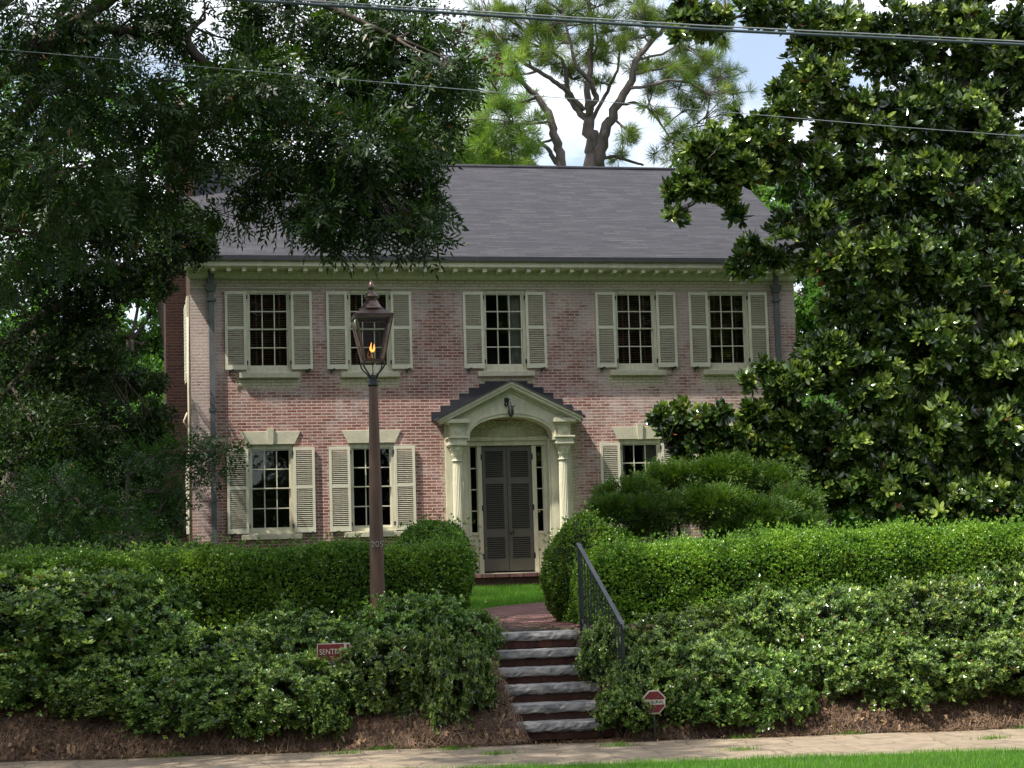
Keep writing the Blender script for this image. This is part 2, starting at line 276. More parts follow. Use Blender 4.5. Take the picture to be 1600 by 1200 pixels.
# ------------------------------------------------------------------ mesh helpers
WL = {}
class MB:
    def __init__(s): s.v = []; s.f = []; s.sm = []
    def add(s, vs, fs, smooth=False):
        o = len(s.v); s.v += [tuple(map(float, p)) for p in vs]
        for f in fs: s.f.append(tuple(i + o for i in f)); s.sm.append(smooth)
        return s
    def box(s, x0, x1, y0, y1, z0, z1):
        return s.add([(x0, y0, z0), (x1, y0, z0), (x1, y1, z0), (x0, y1, z0), (x0, y0, z1), (x1, y0, z1), (x1, y1, z1), (x0, y1, z1)],
                     [(0, 3, 2, 1), (4, 5, 6, 7), (0, 1, 5, 4), (1, 2, 6, 5), (2, 3, 7, 6), (3, 0, 4, 7)])
    def prism(s, poly, y0, y1):      # poly in (x,z), counter-clockwise seen from -y
        n = len(poly)
        return s.add([(x, y0, z) for x, z in poly] + [(x, y1, z) for x, z in poly],
                     [tuple(range(n)), tuple(range(2 * n - 1, n - 1, -1))] + [(i, i + n, (i + 1) % n + n, (i + 1) % n) for i in range(n)])
    def ring(s, prof, cx, cy, seg=24, smooth=True, flute=0, fa=0.0):   # lathe about z
        vs = []
        for r, z in prof:
            for k in range(seg):
                a = 2 * pi * k / seg; rr = r * (1 - (fa if flute and (k % 2) else 0))
                vs.append((cx + rr * cos(a), cy + rr * sin(a), z))
        fs = [(i * seg + k, i * seg + (k + 1) % seg, (i + 1) * seg + (k + 1) % seg, (i + 1) * seg + k) for i in range(len(prof) - 1) for k in range(seg)]
        fs.append(tuple(range(seg - 1, -1, -1))); n = (len(prof) - 1) * seg; fs.append(tuple(range(n, n + seg)))
        return s.add(vs, fs, smooth)
    def tube(s, pts, rad, seg=8, smooth=True):
        pts = [np.array(p, float) for p in pts]; n = len(pts)
        rad = [rad] * n if isinstance(rad, (int, float)) else rad
        vs = []; u = None
        for i in range(n):
            d = pts[min(i + 1, n - 1)] - pts[max(i - 1, 0)]; d /= (np.linalg.norm(d) + 1e-9)
            if u is None:
                u = np.cross(d, (0, 0, 1)) if abs(d[2]) < .9 else np.cross(d, (1, 0, 0))
            u = u - d * (u @ d); u /= (np.linalg.norm(u) + 1e-9); q = np.cross(d, u)
            for k in range(seg):
                a = 2 * pi * k / seg; vs.append(pts[i] + rad[i] * (cos(a) * u + sin(a) * q))
        fs = [(i * seg + k, i * seg + (k + 1) % seg, (i + 1) * seg + (k + 1) % seg, (i + 1) * seg + k) for i in range(n - 1) for k in range(seg)]
        fs.append(tuple(range(seg - 1, -1, -1))); fs.append(tuple(range((n - 1) * seg, n * seg)))
        return s.add(vs, fs, smooth)
    def bar(s, p, q, w, h):          # rectangular bar between points, w across, h vertical-ish
        p, q = np.array(p, float), np.array(q, float); d = q - p; d /= np.linalg.norm(d)
        u = np.cross(d, (0, 0, 1)); 
        if np.linalg.norm(u) < 1e-3: u = np.array((1., 0, 0))
        u /= np.linalg.norm(u); v = np.cross(u, d)
        vs = [e + a * u * w / 2 + b * v * h / 2 for e in (p, q) for a, b in ((-1, -1), (1, -1), (1, 1), (-1, 1))]
        return s.add(vs, [(0, 3, 2, 1), (4, 5, 6, 7), (0, 1, 5, 4), (1, 2, 6, 5), (2, 3, 7, 6), (3, 0, 4, 7)])
    def build(s, name, mat, parent=None, loc=None, bevel=0.0, **tags):
        """vertices are world coordinates"""
        pl = WL.get(parent.name, (0, 0, 0)) if parent else (0, 0, 0)
        loc = tuple(loc) if loc is not None else pl
        me = bpy.data.meshes.new(name)
        me.from_pydata([(a - loc[0], b - loc[1], c - loc[2]) for a, b, c in s.v], [], s.f)
        me.polygons.foreach_set('use_smooth', s.sm); me.update()
        o = bpy.data.objects.new(name, me); col.objects.link(o); me.materials.append(M[mat] if isinstance(mat, str) else mat)
        o.location = (loc[0] - pl[0], loc[1] - pl[1], loc[2] - pl[2])
        if parent: o.parent = parent
        WL[o.name] = loc
        if bevel:
            bv = o.modifiers.new('bevel', 'BEVEL'); bv.width = bevel; bv.segments = 2; bv.limit_method = 'ANGLE'
        tag(o, **tags); return o
def tag(o, label=None, cat=None, group=None, kind=None):
    if label: o['label'] = label
    if cat: o['category'] = cat
    if group: o['group'] = group
    if kind: o['kind'] = kind
def thing(name, loc, label, cat, group=None):
    o = bpy.data.objects.new(name, None); col.objects.link(o); o.location = loc; o.empty_display_size = 0.2
    WL[o.name] = tuple(loc); tag(o, label, cat, group); return o
def kids(o): return [c for c in bpy.data.objects if c.parent == o]
def dup(o, parent, delta, children=None):
    c = o.copy(); col.objects.link(c); c.parent = parent; c.location = Vector(o.location) + Vector(delta)
    for k in list(o.children):
        kc = k.copy(); col.objects.link(kc); kc.parent = c
    return c
def npmesh(name, V, F, mat, parent=None, attrs=None, smooth=False, loc=None, **tags):
    V = np.asarray(V, np.float32); F = np.asarray(F, np.int32)
    pl = WL.get(parent.name, (0, 0, 0)) if parent else (0, 0, 0)
    loc = tuple(loc) if loc is not None else pl
    V = V - np.array(loc, np.float32)
    k = F.shape[1]; me = bpy.data.meshes.new(name)
    me.vertices.add(len(V)); me.vertices.foreach_set('co', V.ravel())
    me.loops.add(F.size); me.loops.foreach_set('vertex_index', F.ravel())
    me.polygons.add(len(F)); me.polygons.foreach_set('loop_start', np.arange(0, F.size, k, dtype=np.int32))
    if smooth: me.polygons.foreach_set('use_smooth', np.ones(len(F), bool))
    for an, av in (attrs or {}).items():
        a = me.attributes.new(an, 'FLOAT', 'POINT'); a.data.foreach_set('value', np.asarray(av, np.float32))
    me.update(calc_edges=True); me.validate()
    o = bpy.data.objects.new(name, me); col.objects.link(o); me.materials.append(M[mat])
    o.location = (loc[0] - pl[0], loc[1] - pl[1], loc[2] - pl[2])
    if parent: o.parent = parent
    WL[o.name] = loc; tag(o, **tags); return o

# ------------------------------------------------------------------ foliage templates (axis = +z)
def rotm(ax, a):
    return np.array(Matrix.Rotation(a, 3, Vector(ax)))
def leaf_diamond(L_, w_, fold=0.25, t=0.45):
    v = np.array([(0, 0, 0), (w_ / 2, fold * w_, L_ * t), (0, 0, L_), (-w_ / 2, fold * w_, L_ * t)]); return v, np.array([(0, 1, 2, 3)])
def leaf_full(L_, w_, curl=0.15, fold=0.2):
    vs = []
    for t_, ww in ((0, .12), (.3, .8), (.62, 1.0), (.86, .62), (1, .04)):
        y = -curl * L_ * t_ * t_
        for sx in (-1, 0, 1): vs.append((sx * ww * w_ / 2, y + (fold * ww * w_ / 2 if sx else 0), L_ * t_))
    fs = []
    for i in range(4):
        for j in (0, 1): a = i * 3 + j; fs.append((a, a + 1, a + 4, a + 3))
    return np.array(vs), np.array(fs)
def combine(parts):
    V, F, o = [], [], 0
    for v, f in parts: V.append(v); F.append(f + o); o += len(v)
    return np.concatenate(V), np.concatenate(F)
def place(v, tilt, az, base=(0, 0, 0), roll=0.0):
    R_ = rotm((0, 0, 1), az) @ rotm((1, 0, 0), -tilt) @ rotm((0, 0, 1), roll)
    return v @ R_.T + np.array(base)
def T_rosette(n, L_, w_, tmin, tmax, rr, full=False, stem=0.0):
    ps = []
    for k in range(n):
        lf = leaf_full(L_ * rr.uniform(.8, 1.1), w_ * rr.uniform(.85, 1.1), rr.uniform(.05, .3)) if full else leaf_diamond(L_ * rr.uniform(.75, 1.1), w_ * rr.uniform(.8, 1.1))
        tl = radians(rr.uniform(tmin, tmax)); ps.append((place(lf[0], tl, 2.4 * k + rr.uniform(-.3, .3), (0, 0, -stem * rr.random())), lf[1]))
    return combine(ps)
def T_pinnate(n, L_, w_, rr, length=0.3):
    ps = []
    for k in range(n):
        t_ = (k // 2 + 1) / (n // 2 + 1); s = 1 if k % 2 else -1
        if k == n - 1: t_, s = 1, 0
        lf = leaf_diamond(L_ * rr.uniform(.8, 1.1), w_, 0.3, 0.4)
        v = lf[0] @ rotm((0, 1, 0), s * radians(rr.uniform(40, 65))).T
        v = v @ rotm((0, 0, 1), rr.uniform(-.4, .4)).T
        b_ = np.array((0, -length * .35 * t_ * t_, length * t_))
        ps.append((v + b_, lf[1]))
    return combine(ps)
def T_needles(n, L_, w_, rr):
    ps = []
    for k in range(n):
        v = np.array([(0, 0, 0), (w_ / 2, 0, L_ * .5), (0, 0, L_), (-w_ / 2, 0, L_ * .5)]) * rr.uniform(.75, 1.05)
        v[2, 1] -= 0.02; ps.append((place(v, radians(rr.uniform(8, 105)), rr.uniform(0, 6.28), (0, 0, -.10 * rr.random()), rr.uniform(0, 3)), np.array([(0, 1, 2, 3)])))
    return combine(ps)
def T_spray(n, L_, w_, rr, length=.25):
    ps = []
    for k in range(n):
        t_ = rr.random(); s = 1 if k % 2 else -1
        lf = leaf_diamond(L_, w_, .1)
        v = lf[0] @ rotm((0, 1, 0), s * radians(rr.uniform(30, 70))).T + np.array((s * rr.random() * .02, rr.uniform(-.01, .01), length * t_))
        ps.append((v, lf[1]))
    return combine(ps)
R0 = random.Random(3)
TP = {
    'magnolia': [T_rosette(9, .165, .066, 25, 85, R0, True, .05) for _ in range(5)],
    'azalea': [T_rosette(7, .046, .02, 20, 80, R0, False, .03) for _ in range(4)],
    'boxwood': [T_rosette(7, .026, .015, 10, 75, R0, False, .035) for _ in range(4)],
    'pecan': [T_pinnate(11, .115, .032, R0, .30) for _ in range(4)],
    'small': [T_rosette(8, .062, .028, 15, 90, R0, False, .12) for _ in range(4)],
    'far': [T_rosette(9, .13, .07, 15, 95, R0, False, .25) for _ in range(4)],
    'needle': [T_needles(84, .27, .009, R0) for _ in range(4)],
    'yew': [T_spray(14, .03, .011, R0, .12) for _ in range(4)],
    'spray': [T_spray(16, .055, .024, R0, .30) for _ in range(4)],
    'flower': [T_rosette(14, .07, .05, 10, 90, R0, False, .12) for _ in range(2)],
}
def scatter(tpl, pos, dirs, scale, tint, jit=0.12, seed=0, dead=0.004):
    r = np.random.default_rng(seed)
    pos = np.asarray(pos, float); n = len(pos)
    z = dirs / (np.linalg.norm(dirs, axis=1, keepdims=True) + 1e-9)
    a = r.normal(size=(n, 3)); x = a - z * (a * z).sum(1, keepdims=True); x /= (np.linalg.norm(x, axis=1, keepdims=True) + 1e-9); y = np.cross(z, x)
    Rm = np.stack([x, y, z], axis=2) * np.broadcast_to(np.asarray(scale, float), (n,))[:, None, None]
    which = r.integers(0, len(tpl), n); Vs, Fs, Ts = [], [], []; o = 0
    for k, (tv, tf) in enumerate(tpl):
        idx = np.where(which == k)[0]
        if not len(idx): continue
        V = np.einsum('nij,mj->nmi', Rm[idx], tv) + pos[idx][:, None, :]
        m_ = len(tv); nf = len(tf)
        Vs.append(V.reshape(-1, 3)); Fs.append((tf[None] + (np.arange(len(idx)) * m_)[:, None, None]).reshape(-1, tf.shape[1]) + o)
        # per leaf jitter: leaf id by vertex block
        per = 15 if m_ % 15 == 0 and tf.shape[0] * 15 == m_ * 8 else 4
        lj = np.repeat(r.normal(0, jit, (len(idx), m_ // per)), per, axis=1)
        tt = np.clip(tint[idx][:, None] + lj, 0, .93); dl = np.repeat(r.random((len(idx), m_ // per)) < dead, per, axis=1)
        Ts.append(np.where(dl, 1.0, tt).ravel()); o += len(idx) * m_
    return np.concatenate(Vs), np.concatenate(Fs), np.clip(np.concatenate(Ts), 0, 1)
def nz(p, s, seed):
    r = np.random.default_rng(seed); o = np.zeros(len(p))
    for k in range(7):
        d = r.normal(size=3); d /= np.linalg.norm(d); f = s * r.uniform(.6, 1.7)
        o += np.sin(p @ d * f * 2 * pi + r.uniform(0, 6.3))
    return o / 7 * 1.6
def blob_points(c, rad, n, seed, power=2.6, gap=-.25, gs=.9):
    r = np.random.default_rng(seed); d = r.normal(size=(n * 2, 3)); d /= np.linalg.norm(d, axis=1, keepdims=True)
    rr = r.random(n * 2) ** (1 / power)
    q = d * rr[:, None]; lump = 1 + .22 * nz(d * 2.0, .8, seed + 5)
    p = np.array(c) + q * np.array(rad) * lump[:, None]
    keep = nz(p, gs, seed + 9) > gap
    if keep.sum() < 6: keep[:12] = True
    p, d = p[keep][:n], d[keep][:n]
    return p, d
def spline(a, b, sag, n, r):
    a, b = np.array(a, float), np.array(b, float); L_ = np.linalg.norm(b - a)
    m_ = (a + b) / 2 + r.normal(size=3) * L_ * .1 + np.array((0, 0, sag * L_))
    t_ = np.linspace(0, 1, n)[:, None]
    return (1 - t_) ** 2 * a + 2 * t_ * (1 - t_) * m_ + t_ ** 2 * b
def tree(name, loc, label, cat, limbs, blobs, tpl, leaf, bark, up=.3, droop=0., dens=1., scale=1., subs=7, gap=-.25, gs=.9, tintv=.45, tsig=.16, group=None, seed=1, power=2.6, twig_r=.012, crown='crown', extra=None, pull=None):
    """limbs: [(points, radii)], blobs: [(centre, radii, count)]"""
    root = thing(name, loc, label, cat, group); r = np.random.default_rng(seed)
    mb = MB(); sk = []
    for pts, rad in limbs:
        pts = [np.array(p, float) for p in pts]
        P_, R_ = [], []
        for i in range(len(pts) - 1):
            for k in range(4):
                t_ = k / 4; P_.append(pts[i] * (1 - t_) + pts[i + 1] * t_ + r.normal(size=3) * rad[i] * .12 * (k > 0)); R_.append(rad[i] * (1 - t_) + rad[i + 1] * t_)
        P_.append(pts[-1]); R_.append(rad[-1]); mb.tube(P_, R_, 9)
        sk += list(zip(P_, R_))
    skp = np.array([p for p, _ in sk]); skr = np.array([q for _, q in sk])
    AP, AD, AT = [], [], []
    for i, (c, rad, n) in enumerate(blobs):
        c = np.array(c, float); rad = np.array([rad] * 3 if isinstance(rad, (int, float)) else rad, float); n = int(n * dens)
        p, d = blob_points(c, rad, n, seed * 100 + i, power, gap, gs)
        j = np.argmin(((skp - c) ** 2).sum(1)); 
        br_ = min(skr[j] * .7, .03 + .035 * rad.mean()); pts = spline(skp[j], c, .08, 7, r)
        mb.tube(pts, list(np.linspace(br_, br_ * .45, 7)), 6)
        for k in range(subs):
            q = p[r.integers(0, len(p))]; st = pts[r.integers(3, 7)]
            s2 = spline(st, q, .05 - droop * .1, 6, r); mb.tube(s2, list(np.linspace(br_ * .4, twig_r * .5, 6)), 4)
            for k2 in range(2):
                q2 = q + r.normal(size=3) * rad * .35; mb.tube(spline(s2[3], q2, .03, 4, r), list(np.linspace(twig_r, twig_r * .4, 4)), 3)
        dd = d + r.normal(size=d.shape) * .45 + np.array((0, 0, up - droop * 1.6))
        if pull is not None: dd += np.array(pull)
        AP.append(p); AD.append(dd); AT.append(np.full(len(p), tintv) + nz(p, 1.1, seed + 3) * .14 + r.normal(0, tsig, len(p)) + r.normal(0, .05))
    AP, AD, AT = map(np.concatenate, (AP, AD, AT))
    sc = scale * r.uniform(.6, 1.2, len(AP))
    mb.build('trunk', bark, root)
    V, F_, T = scatter(TP[tpl], AP, AD, sc, AT, seed=seed)
    npmesh(crown, V, F_, leaf, root, {'tint': T})
    return root, AP, AD

# ------------------------------------------------------------------ ground
def yb(x): return -13.4 - 0.165 * (np.asarray(x, float) + 7.8)       # back edge of pavement
def yf(x): return yb(x) - 2.15
def hz_(x, y):
    x = np.asarray(x, float); y = np.asarray(y, float); t_ = y - yb(x)
    lawn = 1.0 + np.clip((y + 12.3) / 12.3, 0, 1) * .43
    b_ = np.clip(t_ / 1.75, 0, 1); bank = b_ ** .8 * (1.0 + .02 * np.sin(x * 3))
    z = np.where(t_ < 0, -0.012, np.where(y < -12.2, np.minimum(bank, lawn), lawn))
    z = np.where((t_ > 1.75), lawn, np.minimum(z, lawn))
    cut = (x > -2.82) & (x < -1.86) & (y < -11.93) & (t_ > -.0)
    z = np.where(cut, np.minimum(z, np.clip((y + 13.9) / 1.65, 0, 1) * .9 - .12), z)
    z = np.where(t_ < -6.6, -0.14, z)
    return z
def H(x, y): return float(hz_(x, y))
xs = np.concatenate([[-400, -120, -50, -25, -16], np.arange(-13, 10, .11), [12, 18, 30, 60, 150, 400]])
ys = np.concatenate([[-400, -150, -70, -40, -30, -24, -20], np.arange(-18.5, -10.5, .09), np.arange(-10.5, 2, .5), [4, 8, 15, 25, 40, 80, 200, 500]])
X, Y = np.meshgrid(xs, ys); Z = hz_(X, Y)
Z = Z + np.where((Y - yb(X) > .1) & (Y < -11), .03 * np.sin(X * 9 + 3 * Y) * np.sin(Y * 11 + X * 2) + .015 * np.sin(X * 23) * np.sin(Y * 19), 0)
nx, ny = len(xs), len(ys); idx = np.arange(nx * ny).reshape(ny, nx)
Fg = np.stack([idx[:-1, :-1], idx[:-1, 1:], idx[1:, 1:], idx[1:, :-1]], -1).reshape(-1, 4)
lw = np.clip((Y + 9.7) * 2, 0, 1) + (Y - yb(X) < -1.9)
npmesh('ground', np.stack([X, Y, Z], -1).reshape(-1, 3), Fg, 'soil', attrs={'lawn': np.clip(lw, 0, 1).ravel()}, smooth=True, kind='structure')
def strip(name, f0, f1, z, mat, x0=-60, x1=60, n=60, thick=0.0):
    xx = np.linspace(x0, x1, n); mb = MB(); vs = []; fs = []
    for x in xx: vs += [(x, float(f0(x)), z), (x, float(f1(x)), z), (x, float(f1(x)), z - .15), (x, float(f0(x)), z - .15)]
    for i in range(n - 1):
        a = i * 4; fs += [(a, a + 4, a + 5, a + 1), (a + 1, a + 5, a + 6, a + 2), (a + 3, a + 7, a + 4, a)]
    return mb.add(vs, fs).build(name, mat, kind='structure')
strip('pavement', lambda x: yf(x), lambda x: yb(x) + .03, 0.0, 'pavers')
strip('verge', lambda x: yf(x) - 4.4, lambda x: yf(x) - .004, 0.008, 'soil')
bpy.data.objects['verge'].data.attributes.new('lawn', 'FLOAT', 'POINT')
av = bpy.data.objects['verge'].data.attributes['lawn']; av.data.foreach_set('value', [1.0] * len(av.data))
strip('kerb', lambda x: yf(x) - 4.56, lambda x: yf(x) - 4.41, 0.012, 'kerb')
strip('road', lambda x: yf(x) - 13, lambda x: yf(x) - 4.57, -0.12, 'asphalt')

# brick path: fan-shaped paving curving away to the right from the steps head
pl = [(-2.95, -11.95), (-3.05, -11.2), (-2.75, -9.3), (-2.25, -7.9), (-1.5, -6.9), (-.6, -6.1), (.6, -5.5), (2.0, -5.2)]
pr = [(-1.80, -11.95), (-1.62, -11.6), (-1.2, -10.6), (-.7, -9.4), (-.1, -8.6), (.6, -8.1), (1.2, -7.9), (2.0, -7.7)]
vs, fs = [], []
K = 6
for i in range(len(pl)):
    for k in range(K + 1):
        x = pl[i][0] * (1 - k / K) + pr[i][0] * k / K; y = pl[i][1] * (1 - k / K) + pr[i][1] * k / K; vs.append((x, y, H(x, y) + .022))
for i in range(len(pl) - 1):
    for k in range(K): a = i * (K + 1) + k; fs.append((a, a + 1, a + K + 2, a + K + 1))
mbp = MB().add(vs, fs); po = mbp.build('brick_path', 'brick_path', kind='structure')
def in_path(x, y):
    ylim = np.interp(y, [p[1] for p in pl], [p[0] for p in pl]); yr = np.interp(y, [p[1] for p in pr], [p[0] for p in pr])
    return (x > ylim - .02) & (x < np.where(y > -7.7, 3, yr)) & (y > -12.4) & (y < -5.2)

# ------------------------------------------------------------------ house
HX0, HX1, HD = -5.5, 5.45, 8.0
house = thing('brick_house', (0, 0, 1.5), 'washed pink brick house with cream shutters, dark shingle roof and arched portico', 'house')
UPC = [-4.163, -2.417, 0.0, 2.415, 4.158]; LOC = [-4.163, -2.417, 2.415, 4.158]
OW = .393
holes = [(c - OW, c + OW, 5.206, 6.66) for c in UPC] + [(c - OW, c + OW, 2.36, 3.968) for c in LOC] + [(-.74, .74, 1.6, 4.33)]
def grid_wall(name, x0, x1, z0, z1, holes_, step=.1, y0=0.0, depth=.14, mat='brick'):
    gx = sorted(set([x0, x1] + [h for q in holes_ for h in q[:2]])); gz = sorted(set([z0, z1] + [h for q in holes_ for h in q[2:]]))
    def sub(g):
        o = []
        for a, b in zip(g[:-1], g[1:]):
            n = max(1, int(round((b - a) / step))); o += [a + (b - a) * k / n for k in range(n)]
        return np.array(o + [g[-1]])
    gx, gz = sub(gx), sub(gz); XX, ZZ = np.meshgrid(gx, gz)
    V = np.stack([XX, np.full_like(XX, y0), ZZ], -1).reshape(-1, 3); ix = np.arange(XX.size).reshape(XX.shape)
    cx = (gx[:-1] + gx[1:]) / 2; cz = (gz[:-1] + gz[1:]) / 2; CX, CZ = np.meshgrid(cx, cz); ok = np.ones(CX.shape, bool)
    for a, b, c_, d in holes_: ok &= ~((CX > a) & (CX < b) & (CZ > c_) & (CZ < d))
    F_ = np.stack([ix[:-1, :-1], ix[:-1, 1:], ix[1:, 1:], ix[1:, :-1]], -1)[ok]
    V = list(map(tuple, V)); F_ = list(map(tuple, F_))
    for a, b, c_, d in holes_:
        o = len(V); V += [(a, y0, c_), (b, y0, c_), (b, y0, d), (a, y0, d), (a, y0 + depth, c_), (b, y0 + depth, c_), (b, y0 + depth, d), (a, y0 + depth, d)]
        F_ += [(o, o + 4, o + 5, o + 1), (o + 1, o + 5, o + 6, o + 2), (o + 2, o + 6, o + 7, o + 3), (o + 3, o + 7, o + 4, o)]
    return np.array(V), np.array(F_)
V, F_ = grid_wall('w', HX0, HX1, 1.3, 7.0, holes)
x_, z_ = V[:, 0], V[:, 2]
def sm(a, b, v): return np.clip((v - a) / (b - a), 0, 1)
paint = sm(6.60, 6.72, z_) * .78
for c in UPC: paint = np.maximum(paint, sm(.62, .48, abs(x_ - c)) * sm(4.84, 5.0, z_) * sm(5.3, 5.2, z_) * (.95 if abs(c) > 1 else .7))
paint = np.maximum(paint, sm(1.42, 1.15, x_) * sm(.5, .8, x_) * sm(4.6, 4.25, z_) * .8)
paint = np.maximum(paint, sm(-1.35, -1.12, x_) * sm(-.5, -.8, x_) * sm(4.5, 4.2, z_) * .6)
paint = np.maximum(paint, sm(-5.0, -5.3, x_) * sm(2.5, 5.5, z_) * .36)
wash = .85 * sm(-4.9, -5.2, x_) + .50 * sm(5.6, 6.5, z_) + .40 * sm(4.4, 5.2, z_) * sm(.6, 0, np.min([abs(x_ - c) for c in UPC], 0) - .5) - .5 * sm(3.4, 2.4, z_) * sm(.5, -2, x_) + .35 * sm(.5, 2, x_)
npmesh('front_wall', V, F_, 'brick', house, {'paint': paint, 'wash': wash}, loc=(0, 0, 0))
# gable walls, back wall
GZ = 9.74
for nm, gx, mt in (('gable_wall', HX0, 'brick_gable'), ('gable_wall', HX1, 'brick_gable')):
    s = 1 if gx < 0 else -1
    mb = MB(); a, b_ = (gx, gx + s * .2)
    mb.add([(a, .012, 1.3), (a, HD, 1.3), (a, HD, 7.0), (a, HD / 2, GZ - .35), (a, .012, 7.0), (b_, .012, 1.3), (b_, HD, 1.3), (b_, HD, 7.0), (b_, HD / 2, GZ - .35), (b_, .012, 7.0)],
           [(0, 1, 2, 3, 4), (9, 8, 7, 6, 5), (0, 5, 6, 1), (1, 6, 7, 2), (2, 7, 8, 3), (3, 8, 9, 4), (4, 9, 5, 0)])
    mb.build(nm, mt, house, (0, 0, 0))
MB().box(HX0 + .21, HX1 - .21, HD - .2, HD - .002, 1.3, 7.0).build('back_wall', 'brick_side_shaded', house)
MB().box(HX0 + .21, HX1 - .21, 1.3, 1.4, 1.35, 6.9).build('dark_backing', 'dark', house)  # backing behind the windows, room darkness painted in
MB().box(HX0 + .21, HX1 - .21, .15, 1.29, 4.55, 4.75).build('inner_floor', 'dark', house)
# string course ledge
mb = MB(); mb.box(HX0 - .002, HX1 + .002, -.018, -.002, 6.675, 6.70); mb.build('brick_ledge', 'stone_trim', house)
# cornice
mb = MB()
mb.box(HX0 - .03, HX1 + .03, -.05, -.002, 6.84, 6.905)
mb.box(HX0 - .04, HX1 + .04, -.09, -.052, 6.86, 6.984)
mb.box(HX0 - .2, HX1 + .1, -.42, -.0, 6.985, 7.0)                 # soffit
mb.box(HX0 - .26, HX1 + .14, -.45, -.421, 7.0, 7.065)            # bright fillet
mb.box(HX0 - .25, HX1 + .13, -.435, -.40, 7.066, 7.15)
mb.box(HX0 - .24, HX1 + .12, -.40, .0, 7.002, 7.03)
mb.build('cornice', 'cream', house)
x = HX0 + .12; n = 0
proto = None
while x < HX1:
    if proto is None:
        q = MB(); q.box(x - .03, x + .03, -.385, -.091, 6.925, 6.984); q.box(x - .037, x + .037, -.40, -.386, 6.92, 6.983)
        proto = q.build('cornice_bracket', 'cream', house, loc=(x, 0, 6.95)); px0 = x
    else: dup(proto, house, (x - px0, 0, 0))
    x += .262
# roof
RZ = 9.79; ey = -.50; ez = 7.165
mb = MB()
def roofslab(x0, x1, th=.06):
    sl_ = (RZ - ez) / (4 - ey)
    v = [(x0, ey, ez), (x1, ey, ez), (x1, 4, RZ), (x0, 4, RZ), (x0, ey, ez - th), (x1, ey, ez - th), (x1, 4, RZ - th), (x0, 4, RZ - th)]
    mb.add(v, [(0, 1, 2, 3), (4, 7, 6, 5), (0, 4, 5, 1), (1, 5, 6, 2), (3, 7, 4, 0)])
    v = [(a, 8 - b_, c_) for a, b_, c_ in v]; mb.add(v, [(3, 2, 1, 0), (5, 6, 7, 4), (1, 5, 4, 0), (2, 6, 5, 1), (0, 4, 7, 3)])
roofslab(-5.74, 5.72)
rf = mb.build('roof', 'shingles', house)
mb = MB(); mb.box(-5.745, 5.725, -.515, -.501, 7.095, 7.172); mb.build('drip_edge', 'flash', rf)
mb = MB(); mb.tube([(-5.74, 4, RZ + .0), (5.72, 4, RZ + .0)], .05, 6); mb.build('ridge_cap', 'shingles', rf)
for sx in (-5.70, 5.66):
    mb = MB()
    mb.bar((sx, -.43, 7.10), (sx, 4, RZ - .16), .03, .16)
    mb.bar((sx, 8.43, 7.10), (sx, 4, RZ - .16), .03, .16)
    mb.build('rake_board', 'cream', rf)
# chimney on the left gable
mb = MB(); mb.box(-5.87, -5.502, 2.0, 3.6, 1.35, 8.6); mb.box(-5.82, -5.3, 2.2, 3.4, 8.6, 10.3); mb.box(-5.88, -5.24, 2.14, 3.46, 10.3, 10.45)
ch = mb.build('chimney', 'brick_side_shaded', house, loc=(-5.5, 2, 1.5))
mb = MB(); mb.tube([(-5.55, 2.9, 10.4), (-5.55, 2.9, 10.8)], .12, 10); mb.build('chimney_pot', 'stone_trim', ch)
# shutters on the gable's side windows, and meter pipe
for z0, z1 in ((5.2, 6.6), (2.5, 3.9)):
    for y0 in (.35, 1.35):
        mb = MB(); mb.box(-5.545, -5.503, y0, y0 + .36, z0, z1)
        for k in range(22): mb.box(-5.555, -5.546, y0 + .04, y0 + .32, z0 + .05 + k * .06, z0 + .085 + k * .06)
        mb.build('shutter', 'shutter', house)
mb = MB(); mb.tube([(-5.53, .15, 1.5), (-5.53, .15, 4.6), (-5.53, .2, 4.9), (-5.53, .2, 6.2)], .025, 6); mb.tube([(-5.56, .2, 4.55), (-5.62, .2, 4.4), (-5.56, .2, 4.3)], .018, 6)
mb.build('conduit', 'stone_trim', house)

